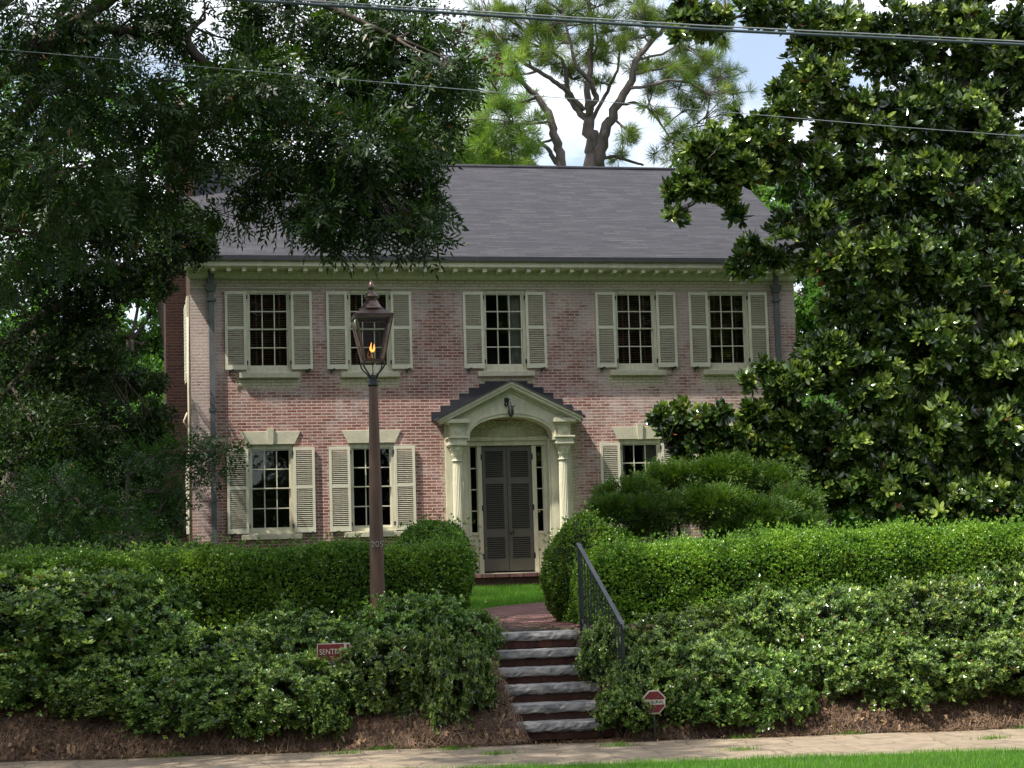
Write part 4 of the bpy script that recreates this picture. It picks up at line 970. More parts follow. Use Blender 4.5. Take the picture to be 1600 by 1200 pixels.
MB().box(nx_ - .008, nx_ + .008, ny_ + .005, ny_ + .013, -.02, nz_ + .08).build('stake', 'iron', ns)

# ------------------------------------------------------------------ overhead cables
def cable(pxs, Y, r, label, mat, ext=30):
    pts = [W(a, b, Y) for a, b in pxs]; d0 = pts[0] - pts[1]; d1 = pts[-1] - pts[-2]
    pts = [pts[0] + d0 / np.linalg.norm(d0) * ext] + pts + [pts[-1] + d1 / np.linalg.norm(d1) * ext]
    m_ = MB(); m_.tube(pts, r, 6); m_.build('overhead_cable', mat, None, loc=pts[1], label=label, cat='cable', group='overhead cables crossing the street front')
cable([(380, 0), (700, 20), (1100, 46), (1600, 70)], -14.5, .016, 'thick dark overhead cable, lower strand of the pair at the top', 'cable')
cable([(380, -5), (700, 15), (1100, 40), (1600, 65)], -14.35, .008, 'slimmer pale overhead cable just above the thick dark one', 'cable_grey')
cable([(0, 77), (520, 122), (900, 155), (1400, 198), (1600, 213)], -13.5, .0042, 'single thin pale overhead wire sagging across below the cable pair', 'cable_grey')

# ------------------------------------------------------------------ clipped hedges and box balls
def superbox(n, x0, x1, y0, y1, z0, z1, seed, rr=.32, endl=True, endr=True):
    """points and normals on a rounded, slightly lumpy hedge surface"""
    r = np.random.default_rng(seed)
    cy = (y0 + y1) / 2; hy = (y1 - y0) / 2
    x = r.uniform(x0, x1, n); u = r.uniform(0, 1, n)
    # cross-section path: front bottom -> front top -> top -> back
    hgt = z1 - z0; per = hgt + (y1 - y0) + hgt * .6; s = u * per
    fr = s < hgt; tp = (s >= hgt) & (s < hgt + y1 - y0)
    y = np.where(fr, y0, np.where(tp, y0 + (s - hgt), y1)); z = np.where(fr, z0 + s, np.where(tp, z1, z1 - (s - hgt - (y1 - y0))))
    nrm = np.stack([np.zeros(n), np.where(fr, -1., np.where(tp, 0, 1)), np.where(tp, 1., 0)], 1)
    p = np.stack([x, y, z], 1)
    ne = n // 14
    for flag, xe, sg_ in ((endl, x0, -1), (endr, x1, 1)):
        if flag:
            pe = np.stack([np.full(ne, xe), r.uniform(y0, y1, ne), r.uniform(z0, z1, ne)], 1); p = np.concatenate([p, pe]); nrm = np.concatenate([nrm, np.tile([sg_, 0, 0], (ne, 1))])
    # round: pull towards inner box
    lo = np.array([x0 + (rr if endl else 0), y0 + rr, z0 - 1]); hi = np.array([x1 - (rr if endr else 0), y1 - rr, z1 - rr])
    q = np.clip(p, lo, hi); d = p - q; L_ = np.linalg.norm(d, axis=1, keepdims=True) + 1e-9; nn = d / L_
    p = q + nn * rr; return p, nn
def hedge(name, label, cat, loc, pts, nrm, seed, tint=.5, amp=.05, group=None, core=None, leaf='boxwood', scale=1.0, sprig=.06, tpl='boxwood'):
    r = np.random.default_rng(seed); root = thing(name, loc, label, cat, group); n = len(pts)
    amp_ = nz(pts, .9, seed) * amp + nz(pts, 3.5, seed + 1) * amp * .6
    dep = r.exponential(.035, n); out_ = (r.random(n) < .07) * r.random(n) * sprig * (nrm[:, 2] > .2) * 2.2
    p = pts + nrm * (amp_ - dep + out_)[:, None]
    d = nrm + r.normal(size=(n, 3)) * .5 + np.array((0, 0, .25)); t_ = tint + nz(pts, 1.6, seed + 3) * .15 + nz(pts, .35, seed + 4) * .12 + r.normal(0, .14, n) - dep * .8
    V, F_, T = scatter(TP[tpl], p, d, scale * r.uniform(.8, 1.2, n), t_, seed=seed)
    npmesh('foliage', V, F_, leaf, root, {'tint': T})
    if core is not None: core(root)
    return root
def core_box(x0, x1, y0, y1, z0, z1):
    def f(root):
        m_ = MB(); i = .17; xa, xb, ya, yb_, zb_ = x0 + i, x1 - i, y0 + i, y1 - i, z1 - i; k = .18
        prof = [(ya, z0 + .05), (ya, zb_ - k), (ya + k, zb_), (yb_ - k, zb_), (yb_, zb_ - k), (yb_, z0 + .05)]
        n = 40; vs = []
        for j in range(n + 1):
            x = xa + (xb - xa) * j / n; sh = .0 if 0 < j < n else .12
            for (y, z) in prof: vs.append((x, y + (sh if y < (ya + yb_) / 2 else -sh) + .02 * sin(9 * x), z - (sh if z > z0 + .1 else 0)))
        k = 6; fs = [(j * k + q, (j + 1) * k + q, (j + 1) * k + (q + 1) % k, j * k + (q + 1) % k) for j in range(n) for q in range(k)]
        fs += [tuple(range(k)), tuple(n * k + q for q in range(k - 1, -1, -1))]
        m_.add(vs, fs).build('stems', 'twigs', root)
    return f
def core_ball(c, rad):
    def f(root):
        m_ = MB(); vs = []; fs = []; a_, b_ = 14, 9
        for j in range(b_ + 1):
            for i in range(a_):
                th = pi * j / b_; ph = 2 * pi * i / a_; k = .86 + .05 * sin(5 * ph + 3 * th)
                vs.append((c[0] + rad[0] * k * sin(th) * cos(ph), c[1] + rad[1] * k * sin(th) * sin(ph), c[2] + rad[2] * k * cos(th)))
        fs = [(j * a_ + i, (j + 1) * a_ + i, (j + 1) * a_ + (i + 1) % a_, j * a_ + (i + 1) % a_) for j in range(b_) for i in range(a_)]
        m_.add(vs, fs, True); m_.tube([(c[0], c[1], H(c[0], c[1]) - .05), (c[0], c[1], c[2])], .05, 6); m_.build('stems', 'twigs', root)
    return f
def ball_pts(c, rad, n, seed, zmin=-.85):
    r = np.random.default_rng(seed); d = r.normal(size=(n * 2, 3)); d /= np.linalg.norm(d, axis=1, keepdims=True); d = d[d[:, 2] > zmin][:n]
    nn = d / np.array(rad); nn /= np.linalg.norm(nn, axis=1, keepdims=True); return np.array(c) + d * np.array(rad), nn
bx = (-13.0, -2.84, -11.75, -10.55, 1.0, 2.0)
p, n_ = superbox(85000, *bx, seed=1, rr=.3, endl=False)
hedge('clipped_hedge', 'long dense clipped green hedge left of the steps, running behind the lamp post', 'hedge', (-5, -11.1, 1.0), p, n_, 1, .5, core=core_box(*bx))
bx2 = (-1.60, 9.0, -11.75, -10.35, 1.0, 2.03)
p, n_ = superbox(95000, *bx2, seed=2, rr=.38, endr=False)
p[:, 2] += np.interp(p[:, 0], [-1.6, 0, 1.0, 3, 9], [-.10, -.07, .0, .03, .08]) * (p[:, 2] > 1.3)
hedge('clipped_hedge', 'long dense clipped hedge right of the iron handrail, sunlit along its rounded top', 'hedge', (2, -11.1, 1.0), p, n_, 2, .56, core=core_box(*bx2))
c, rd = (-2.98, -9.75, 1.72), (.50, .48, .64); p, n_ = ball_pts(c, rd, 7000, 3)
hedge('box_ball', 'rounded clipped shrub poking up behind the left hedge beside the portico', 'shrub', (c[0], c[1], 1.1), p, n_, 3, .5, core=core_ball(c, rd))
c, rd = (-1.36, -10.75, 1.63), (.50, .48, .68); p, n_ = ball_pts(c, rd, 8500, 4)
hedge('box_ball', 'large round clipped shrub at the left end of the right hedge, touching the handrail', 'shrub', (c[0], c[1], 1.05), p, n_, 4, .52, core=core_ball(c, rd))
c, rd = (-2.35, -7.2, 1.75), (.36, .34, .58); p, n_ = ball_pts(c, rd, 2600, 5)
hedge('loose_shrub', 'loose leafy shrub rising behind the clipped ball left of the door', 'shrub', (c[0], c[1], 1.2), p, n_, 5, .42, core=core_ball(c, (.26, .24, .5)), sprig=.12, amp=.08, scale=1.2)
c, rd = (.05, -7.2, 1.72), (.30, .30, .50)
p, n_ = ball_pts(c, rd, 2200, 6)
hedge('loose_shrub', 'light green sprigs growing above the right clipped ball by the fluted column', 'shrub', (c[0], c[1], 1.2), p, n_, 6, .7, core=core_ball(c, (.2, .2, .42)), sprig=.12, amp=.08, scale=1.1)

# ------------------------------------------------------------------ shrubs on the bank
def make_shrub(seed, rad=(.62, .5, .45), n=7400, sprig=.1):
    r = np.random.default_rng(seed); d = r.normal(size=(n * 2, 3)); d /= np.linalg.norm(d, axis=1, keepdims=True); d = d[d[:, 2] > -.62][:n]
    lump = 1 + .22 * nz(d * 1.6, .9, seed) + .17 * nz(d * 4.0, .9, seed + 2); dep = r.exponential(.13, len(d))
    p = d * np.array(rad) * (lump - dep + (r.random(len(d)) < .10) * r.random(len(d)) * .32)[:, None]
    p[:, 2] += rad[2] * .75
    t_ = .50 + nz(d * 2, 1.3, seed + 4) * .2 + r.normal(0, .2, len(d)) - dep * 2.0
    dd = d + r.normal(size=d.shape) * .4 + np.array((0, 0, .45))
    k_ = nz(p, 2.6, seed + 8) > -.28; p, d, dd, t_ = p[k_], d[k_], dd[k_], t_[k_]
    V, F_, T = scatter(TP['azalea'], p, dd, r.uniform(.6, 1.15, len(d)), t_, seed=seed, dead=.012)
    m_ = MB(); rr = random.Random(seed)
    for k in range(44):
        q = p[r.integers(0, len(p))]; b_ = (rr.uniform(-.12, .12), rr.uniform(-.1, .1), -.12)
        s = spline(b_, q * .9, .1, 6, r); m_.tube(s, list(np.linspace(.012, .003, 6)), 4)
    return V, F_, T, m_
protos = {}
def bank_shrub(px, pyb, Y, wpx, hpx, variant, label, tl=0.0, rot=None, dz=0.0):
    """px = centre, pyb = top edge in the photograph; wpx/hpx spans"""
    ap_ = pyb + .74 * hpx
    for Y in np.arange(-15.6, -12.3, .05):
        q = W(px, ap_, Y)
        if q[2] < hz_(q[0], Y) + .04 and Y > yb(q[0]) + .12: break
    Y = float(Y); t_ = W(px, pyb, Y); s = FPX / (Y + 32.0); wx = wpx / s / 2; hz__ = hpx / s
    gx = t_[0]; top = t_[2]; base = top - hz__
    root = thing('bank_shrub', (gx, Y, base), label, 'shrub', 'evergreen shrubs on the street bank')
    if variant not in protos:
        V, F_, T, m_ = make_shrub(variant * 7 + 1); 
        WL['_tmp'] = (0, 0, 0)
        f = npmesh('foliage', V, F_, 'azalea', None, {'tint': T}); st = m_.build('stems', 'twigs')
        protos[variant] = (f, st); f.parent = root; st.parent = root; 
    else:
        for o in protos[variant]:
            c_ = o.copy(); col.objects.link(c_); c_.parent = root
    root.scale = (wx / .66, max(.8, wx / .66) * .95, hz__ / .86); root.rotation_euler.z = rot if rot is not None else rnd.uniform(-.6, .6)
    return root
S = [  # px, top y, Y, width, height, variant, label
    (60, 885, -12.75, 330, 150, 1, 'broad dark shrub at the far left of the bank just below the hedge'),
    (190, 892, -12.65, 240, 150, 2, 'tall shrub on the left bank whose top overlaps the hedge front'),
    (25, 975, -13.1, 270, 130, 3, 'leafy shrub at the left photo edge above the bare pine straw'),
    (170, 1000, -13.15, 220, 115, 4, 'mid bank shrub with a brown gap beside it, left side'),
    (340, 972, -12.9, 220, 120, 1, 'shrub below the hedge dip, left of the lamp post'),
    (470, 945, -12.85, 190, 115, 3, 'greyish shrub left of the lamp post base'),
    (300, 1030, -13.35, 230, 115, 2, 'sunlit low shrub spilling down to the straw on the left bank'),
    (430, 1010, -13.25, 230, 130, 4, 'spreading shrub left of the rectangular sign'),
    (630, 925, -12.95, 220, 130, 2, 'dense shrub in front of the lamp post base'),
    (725, 945, -12.75, 110, 90, 4, 'pale topped shrub touching the top granite step'),
    (600, 985, -13.2, 200, 130, 1, 'large shrub right of the rectangular sign'),
    (705, 985, -13.1, 140, 150, 3, 'shrub overhanging the left ends of the granite steps'),
    (505, 1065, -13.65, 90, 85, 2, 'small bright shrub under the rectangular sign'),
    (260, 1075, -13.6, 60, 50, 4, 'little bright tuft near the foot of the left bank'),
    (400, 1075, -13.55, 100, 75, 1, 'low shrub right at the foot of the left bank'),
    (150, 1060, -13.45, 150, 60, 2, 'low shrub at the foot of the far left bank'),
    (955, 968, -12.95, 95, 100, 3, 'light green shrub leaning over the right end of the top steps'),
    (1010, 1005, -13.3, 110, 110, 1, 'shrub growing around the lower handrail post'),
    (978, 1062, -13.65, 100, 82, 4, 'dark low shrub covering the right ends of the lowest steps'),
    (1085, 945, -12.75, 220, 110, 2, 'dark bluish shrub in front of the right hedge beside the handrail'),
    (1110, 975, -13.15, 240, 150, 4, 'large glossy shrub above the octagonal sign'),
    (1215, 915, -12.75, 200, 110, 3, 'upper shrub overlapping the middle of the right hedge'),
    (1115, 1058, -13.75, 150, 75, 2, 'low shrub right of the octagonal sign'),
    (1180, 1010, -13.45, 190, 130, 1, 'glossy shrub over the bare hollow in the right bank'),
    (1320, 905, -13.0, 230, 150, 4, 'tall pale shrub against the right hedge'),
    (1310, 985, -13.7, 190, 110, 2, 'bright shrub at the foot of the right bank beside the bare hollow'),
    (1440, 900, -13.1, 240, 150, 1, 'large shrub below the sunlit hedge top on the right'),
    (1420, 985, -13.95, 230, 120, 3, 'wide shrub in the lower row of the right bank'),
    (1560, 880, -13.3, 240, 170, 2, 'tall shrub at the right photo edge in front of the hedge'),
    (1560, 975, -14.1, 250, 130, 4, 'shrub at the lower right photo edge above the pavement'),
    (1720, 900, -13.6, 300, 200, 1, 'shrub just past the right photo edge'),
    (-130, 905, -12.8, 300, 200, 3, 'shrub just past the left photo edge'),
]
for s in S: bank_shrub(*s)

# ------------------------------------------------------------------ ground litter and grass
def blades(name, n, region, hgt, wid, leaf, seed, flat=False, tmean=.5, label=None, cat=None, L_=.1):
    r = np.random.default_rng(seed); x, y = region(r, n); z = hz_(x, y) + (.012 if flat else .0)
    x, y, z = map(np.asarray, (x, y, z)); n = len(x); a = r.uniform(0, 2 * pi, n)
    if flat:
        l_ = L_ * r.uniform(.5, 1.3, n); dx, dy = np.cos(a) * l_, np.sin(a) * l_; z2 = hz_(x + dx, y + dy) + .02 + r.uniform(-.005, .04, n)
        px_, py_ = -np.sin(a) * wid, np.cos(a) * wid; z1 = z + r.uniform(0, .025, n)
        V = np.stack([np.stack([x - px_, y - py_, z1], 1), np.stack([x + px_, y + py_, z1 + wid], 1), np.stack([x + dx + px_, y + dy + py_, z2], 1), np.stack([x + dx - px_, y + dy - py_, z2 + wid * r.uniform(-1, 1, n)], 1)], 1)
    else:
        h_ = hgt * r.uniform(.5, 1.25, n); le = h_ * r.uniform(0, .6, n); b_ = a + r.normal(0, .5, n)
        px_, py_ = np.cos(a) * wid, np.sin(a) * wid; lx_, ly_ = -np.sin(b_) * le, np.cos(b_) * le
        V = np.stack([np.stack([x - px_, y - py_, z], 1), np.stack([x + px_, y + py_, z], 1), np.stack([x + lx_ + px_ * .25, y + ly_ + py_ * .25, z + h_], 1), np.stack([x + lx_ - px_ * .25, y + ly_ - py_ * .25, z + h_], 1)], 1)
    T = np.repeat(np.clip(tmean + nz(np.stack([x, y, z * 0], 1), .8, seed) * .12 + r.normal(0, .18, n), 0, 1), 4)
    return npmesh(name, V.reshape(-1, 3), np.arange(n * 4).reshape(-1, 4), leaf, None, {'tint': T}, loc=(0, 0, 0), label=label, cat=cat, kind='stuff')
def reg_verge(r, n):
    x = r.uniform(-5.2, 5.5, n); y = yf(x) - r.uniform(0, 1, n) * 1.9 + .03 + .05 * np.sin(x * 5) + .03 * np.sin(x * 13); return x, y
blades('verge_grass', 110000, reg_verge, .055, .0022, 'grass', 21, label='strip of bright mown grass along the near edge of the pavement', cat='grass')
def reg_lawn(r, n):
    x = r.uniform(-4.2, 3.5, n); y = r.uniform(-9.8, -1.03, n); k = ~in_path(x, y); return x[k], y[k]
blades('lawn_grass', 120000, reg_lawn, .075, .003, 'grass', 22, label='mown lawn grass between the brick path and the portico stoop', cat='grass')
def reg_bank(r, n):
    x = r.uniform(-9.5, 5.5, n); y = yb(x) + r.random(n) ** 1.25 * 1.9 - .05 + .05 * np.sin(x * 4); k = ~((x > -2.86) & (x < -1.86) & (y > -13.98)); return x[k], y[k]
blades('pine_straw', 80000, reg_bank, 0, .0021, 'straw', 23, True, .42, 'brown pine straw covering the bank between the shrubs', 'mulch', .11)
def reg_bank2(r, n):
    x = r.uniform(-9.5, 5.5, n); y = yb(x) + r.random(n) ** 1.6 * 1.5 + .03; k = ~((x > -2.9) & (x < -1.8)); return x[k], y[k]
blades('fallen_leaves', 2600, reg_bank2, 0, .014, 'deadleaf', 24, True, .45, 'scattered dry tan leaves lying on the pine straw', 'leaves', .04)
def reg_walk(r, n):
    x = r.uniform(-9, 5.5, n); y = yb(x) - r.random(n) ** 2.5 * .6; return x, y
blades('pavement_litter', 500, reg_walk, 0, .004, 'deadleaf', 25, True, .4, 'bits of straw and leaf on the back edge of the pavement', 'leaves', .03)
def reg_tuft(r, n):
    cs = np.array([(-4.6, .35), (-3.6, .3), (-3.3, .9), (-6.2, .06), (-4.2, .05), (-2.1, .5), (-.8, .1), (1.2, 1.0), (2.6, .7), (-1.2, 1.3), (.3, .05), (2.0, .05)])
    i = r.integers(0, len(cs), n); x = cs[i, 0] + r.normal(0, .09, n); y = yb(cs[i, 0]) - cs[i, 1] + r.normal(0, .035, n); return x, y
blades('weed_tufts', 2200, reg_tuft, .05, .003, 'grass', 26, label='small green weed tufts in the pavement cracks', cat='weeds')
def reg_joint(r, n):
    x = r.uniform(-2.9, -1.0, n); y = r.uniform(-12.2, -8.5, n); y = np.round(y / .1) * .1; k = in_path(x, y) & (r.random(n) < .5 + .5 * np.sin(x * 7 + y * 3)); return x[k], y[k]
blades('joint_moss', 2500, reg_joint, .035, .003, 'grass', 27, label='grass sprouting in the joints of the brick path', cat='weeds')

# ------------------------------------------------------------------ trees
def Wl(pts, Y=None): return [W(a, b, c_) for a, b, c_ in pts]
# spreading yew behind the right hedge
def spreading():
    bl = []
    for (px, py, rx, rz_, Y_) in [(985, 775, .42, .16, -6.6), (1050, 750, .45, .17, -6.2), (1130, 742, .48, .18, -6.4), (1205, 752, .42, .18, -6.0), (1240, 790, .38, .22, -6.6), (960, 800, .33, .14, -7.0), (1025, 800, .40, .15, -7.1), (1110, 790, .5, .2, -7.2), (1190, 810, .5, .22, -7.1), (1250, 830, .35, .2, -7.0), (1150, 835, .4, .18, -7.3), (1060, 762, .5, .2, -5.4), (1170, 770, .6, .25, -5.2), (1010, 828, .25, .1, -6.9), (1225, 850, .4, .2, -6.5), (1120, 765, .5, .2, -6.0)]:
        bl.append((W(px, py, Y_), (rx, rx * .8, rz_), int(1500 * rx * rx / .16 * .9)))
    b_ = W(1075, 850, -6.5); g = H(b_[0], -6.5)
    li = [([(b_[0] + a * .12, -6.5 + c_ * .1, g - .05), (b_[0] + a * .5, -6.5 + c_ * .4, g + .55), W(*e)], [.035, .028, .018]) for a, c_, e in
          [(-1, 0, (1000, 790, -6.6)), (-.3, -1, (1045, 770, -6.4)), (.4, .4, (1125, 765, -6.0)), (1.1, -.3, (1200, 790, -6.5)), (1.6, .2, (1235, 800, -6.4)), (-.6, .8, (1060, 765, -5.5))]]
    return tree('spreading_shrub', (b_[0], -6.5, g), 'wide dark layered shrub on bare stems in front of the right ground floor windows', 'shrub', li, bl, 'yew', 'yew', 'bark', up=.45, subs=10, gap=-.2, gs=3.0, power=1.7, seed=31, tintv=.55, twig_r=.006, pull=(0, 0, 0), scale=1.4)
spreading()

# magnolia on the right
MY = -4.6
tr = W(1500, 60, MY)
gx = tr[0] + .25
mag_l = [([(gx, MY, 1.3), (gx - .05, MY, 3.5), (gx - .1, MY + .1, 6.5), (tr[0], MY, 9.2), (tr[0] - .1, MY, 12.0)], [.26, .22, .18, .13, .06]),
         (Wl([(1480, 150, MY), (1380, 175, MY - .6), (1300, 215, MY - 1), (1220, 235, MY - 1.2), (1150, 265, MY - 1.3)]), [.10, .08, .06, .045, .025]),
         (Wl([(1500, 300, MY), (1380, 330, MY - .5), (1260, 380, MY - .8), (1190, 400, MY - 1)]), [.09, .07, .05, .03]),
         (Wl([(1500, 560, MY), (1380, 580, MY - .6), (1270, 590, MY - .9), (1215, 600, MY - 1)]), [.09, .06, .04, .02]),
         (Wl([(1500, 700, MY), (1350, 700, MY - .3), (1200, 690, MY - .6), (1110, 695, MY - .8), (1040, 700, MY - .9)]), [.08, .05, .035, .025, .012]),
         (Wl([(1490, 100, MY), (1380, 40, MY - .5), (1250, 10, MY - .8), (1120, 30, MY - 1)]), [.08, .06, .04, .02])]
mb_ = [ # px,py,Y,rpx(x),rpx(z),n
    (1100, 40, -5.6, 50, 25, 55), (1075, 20, -5.8, 40, 22, 36), (1190, 15, -5.5, 60, 28, 75), (1290, 45, -5.5, 75, 50, 150), (1390, 60, -5.2, 80, 70, 230), (1500, 50, -5, 90, 90, 300), (1590, 80, -5, 80, 100, 260),
    (1270, 120, -5.7, 60, 40, 120), (1230, 165, -5.9, 55, 30, 100), (1330, 190, -5.6, 70, 55, 170), (1180, 215, -6.0, 55, 30, 120), (1110, 235, -6.1, 50, 32, 110), (1150, 265, -6, 50, 30, 110), (1085, 290, -6.1, 34, 28, 70), (1135, 305, -6, 26, 16, 26),
    (1420, 180, -5.3, 80, 70, 220), (1520, 200, -5.3, 80, 80, 270), (1250, 255, -5.8, 60, 35, 130), (1350, 290, -5.6, 75, 50, 210), (1450, 300, -5.5, 80, 65, 260), (1560, 320, -5.4, 80, 80, 300),
    (1255, 340, -5.8, 55, 32, 120), (1205, 385, -5.9, 48, 30, 110), (1175, 420, -5.9, 28, 16, 35), (1300, 400, -5.8, 62, 48, 180), (1400, 400, -5.7, 80, 60, 270), (1500, 430, -5.6, 85, 70, 320), (1590, 450, -5.6, 70, 90, 300),
    (1330, 490, -5.4, 60, 50, 150), (1290, 560, -5.8, 52, 38, 150), (1235, 600, -5.9, 46, 30, 120), (1390, 500, -5.5, 60, 50, 180), (1450, 540, -5.7, 80, 65, 300), (1560, 580, -5.7, 85, 75, 320), (1350, 600, -5.8, 72, 50, 230),
    (1255, 660, -5.7, 50, 34, 130), (1320, 690, -5.7, 65, 45, 200), (1430, 660, -5.8, 85, 60, 300), (1540, 690, -5.8, 90, 70, 330), (1290, 750, -5.6, 50, 50, 160), (1380, 760, -5.8, 80, 50, 270), (1490, 780, -5.9, 90, 45, 300), (1590, 790, -5.9, 80, 50, 230),
    (1050, 668, -5.4, 32, 20, 60), (1030, 655, -5.4, 12, 10, 10), (1100, 660, -5.4, 34, 24, 75), (1090, 700, -5.4, 46, 26, 95), (1150, 672, -5.4, 45, 28, 120), (1230, 700, -5.6, 40, 50, 140), (1215, 590, -5.8, 26, 16, 36), (1190, 710, -5.4, 55, 32, 110), (1140, 715, -5.3, 45, 22, 70), (1215, 650, -5.5, 40, 25, 70), (1180, 640, -5.4, 22, 12, 18),
    *[(a_, b_, -6.0, 17, 13, 9) for a_, b_ in ((1060, 335), (1150, 338), (1178, 192), (1148, 228), (1162, 405), (1150, 418), (1215, 138), (1192, 182), (1042, 300), (1125, 22), (1058, 52), (1033, 648), (1062, 638), (1130, 643), (1170, 592), (1200, 572), (1160, 180), (1120, 205))],
    (1500, 200, -3.4, 130, 150, 420), (1400, 420, -3.4, 130, 130, 420), (1540, 520, -3.2, 130, 150, 420), (1450, 680, -3.4, 150, 120, 380), (1680, 100, -4.5, 120, 180, 260), (1700, 400, -4.5, 120, 180, 260), (1700, 700, -4.5, 120, 150, 230), (1500, -90, -4.8, 170, 90, 330), (1330, -60, -4.8, 110, 50, 150)]
s_ = FPX / (32 - 5.5)
MBL = [(W(a, b, Y_), (rx / s_, max(rx, rz_) / s_ * .9, rz_ / s_), int(n * 1.8)) for a, b, Y_, rx, rz_, n in mb_]
tree('magnolia_tree', (gx, MY, 1.3), 'big glossy leaved evergreen tree covering the right end of the house', 'tree', mag_l, MBL, 'magnolia', 'magnolia', 'bark_grey', up=.35, subs=6, gap=-.22, gs=1.3, seed=41, tintv=.5, tsig=.24, twig_r=.010, pull=(-.25, -.35, .1), power=1.9, scale=.98)

# large drooping leaved tree, upper left; its trunk stands outside the picture
PX_, PY_ = -9.6, -8.2
pec_l = [([(PX_, PY_, 1.0), (PX_, PY_, 4.0), (PX_ + .2, PY_, 7.0), (PX_ + .5, PY_ + .1, 11.0), (PX_ + .8, PY_, 14.0)], [.34, .30, .25, .18, .08]),
         ([(PX_ + .1, PY_, 5.5)] + Wl([(150, 40, -8.5), (290, 65, -8.6), (360, 140, -8.6), (460, 190, -8.7), (560, 230, -8.8)]), [.11, .085, .07, .05, .03, .015]),
         ([(PX_ + .2, PY_, 7.0)] + Wl([(250, -60, -8.9), (450, -20, -9.1), (620, 60, -9.2)]), [.11, .08, .06, .03]),
         ([(PX_, PY_, 5.0)] + Wl([(100, 180, -8.2), (190, 290, -8.0), (280, 340, -8.0)]), [.09, .05, .035, .015]),
         ([(PX_ + .3, PY_, 8.0), (-7, -11, 10.5), (-4.6, -13.0, 11.5)], [.17, .11, .05]),
         ([(PX_ + .3, PY_, 8.0), (-7, -6, 11.0), (-4.6, -4.4, 12.0)], [.17, .11, .05])]
pb = [ # visible masses
    (60, 40, 90, 70, 210), (190, 40, 90, 60, 210), (320, 30, 90, 50, 200), (450, 40, 90, 60, 240), (560, 60, 80, 60, 240), (640, 50, 60, 50, 180), (690, 95, 45, 40, 110), (730, 110, 26, 24, 42),
    (600, 150, 80, 55, 240), (500, 140, 90, 55, 230), (670, 180, 50, 40, 130), (560, 230, 75, 50, 200), (640, 230, 45, 45, 110), (470, 220, 80, 50, 170), (590, 300, 70, 50, 180), (650, 310, 38, 42, 90), (655, 360, 30, 30, 55), (520, 325, 60, 45, 130), (545, 365, 40, 22, 50), (450, 310, 55, 40, 80), (410, 265, 50, 40, 90), (620, 345, 35, 30, 60),
    (60, 160, 100, 70, 230), (180, 150, 90, 60, 200), (300, 140, 80, 50, 150), (390, 130, 70, 50, 150), (100, 270, 100, 60, 200), (230, 250, 80, 60, 150), (320, 215, 55, 45, 100), (20, 360, 90, 80, 170), (140, 350, 80, 50, 120), (360, 330, 30, 24, 25), (-90, 200, 100, 150, 220)]
s_ = FPX / (32 - 8.5); r_ = random.Random(5)
PB = [(W(a, b, -8.9 + r_.uniform(-.9, .8)), (rx / s_, rx / s_, rz_ / s_), int(n * 1.5)) for a, b, rx, rz_, n in pb]
# crown above and beyond the frame (shades roof, wall and left bank)
for k in range(24):
    PB.append(((r_.uniform(-15.5, -8.8), r_.uniform(-18.5, -12.5), r_.uniform(9.5, 12.5)), (1.35, 1.35, .8), 260))
for k in range(34):
    yy = r_.uniform(-18.5, -3.5); PB.append(((r_.uniform(-14, -7.4 if yy < -10 else -5.4), yy, r_.uniform(9.8, 13.0)), (1.35, 1.35, .8), 260))
_, AP, AD = tree('drooping_tree', (PX_, PY_, 1.0), 'large dark tree with narrow drooping leaves hanging over the left half of the roof', 'tree', pec_l, PB, 'pecan', 'pecan', 'bark', up=-.15, droop=.35, subs=6, gap=-.35, gs=.8, seed=51, tintv=.5, twig_r=.009, scale=1.05)
root = bpy.data.objects['drooping_tree']
# reddish seed clusters at its right edge
r2 = np.random.default_rng(9); P_ = []
for a, b, n in ((722, 60, 34), (700, 25, 22), (745, 75, 14), (765, 98, 26), (775, 120, 14), (735, 40, 10)): P_.append(W(a, b, -8.7) + r2.normal(size=(n, 3)) * (.09, .15, .09))
P_ = np.concatenate(P_); V, F_, T = scatter(TP['flower'], P_, r2.normal(size=P_.shape) + (0, 0, -.8), .38, np.full(len(P_), .5), seed=9)
npmesh('seed_clusters', V, F_, 'seed', root, {'tint': T})

# dense small-leaved tree, left of the house
tx = -9.6; TY = -1.5
sm_l = [([(tx, TY, 1.4), (tx + .1, TY, 3.5), (tx + .5, TY, 6.0), (tx + .4, TY, 9.0)], [.22, .18, .14, .06]),
        ([(tx + .1, TY, 3.5), W(60, 560, -2), W(150, 560, -2.4)], [.1, .06, .03]), ([(tx + .3, TY, 5), W(180, 420, -2), W(300, 380, -2.6)], [.1, .06, .03]),
        ([(tx + .3, TY, 6), W(150, 330, -2), W(280, 300, -2.4)], [.09, .06, .03])]
sb = [(60, 330, 90, 60, 340), (170, 330, 80, 60, 340), (270, 350, 55, 45, 260), (310, 385, 36, 28, 150), (250, 400, 50, 40, 200), (60, 440, 90, 70, 400), (160, 440, 70, 50, 300), (225, 440, 36, 30, 110), (60, 560, 90, 70, 420), (150, 560, 60, 50, 260), (210, 600, 60, 26, 170), (60, 680, 90, 70, 400), (170, 690, 80, 60, 330), (235, 720, 45, 60, 170), (-80, 400, 110, 160, 400), (-80, 650, 110, 160, 400), (330, 350, 22, 20, 60), (120, 790, 130, 60, 300), (20, 800, 90, 60, 250), (130, 500, 60, 50, 240), (250, 450, 28, 22, 70), (100, 620, 90, 60, 300), (240, 660, 40, 40, 150), (262, 800, 40, 60, 150), (200, 760, 60, 50, 220), (150, 380, 80, 50, 260)]
s_ = FPX / 30.5
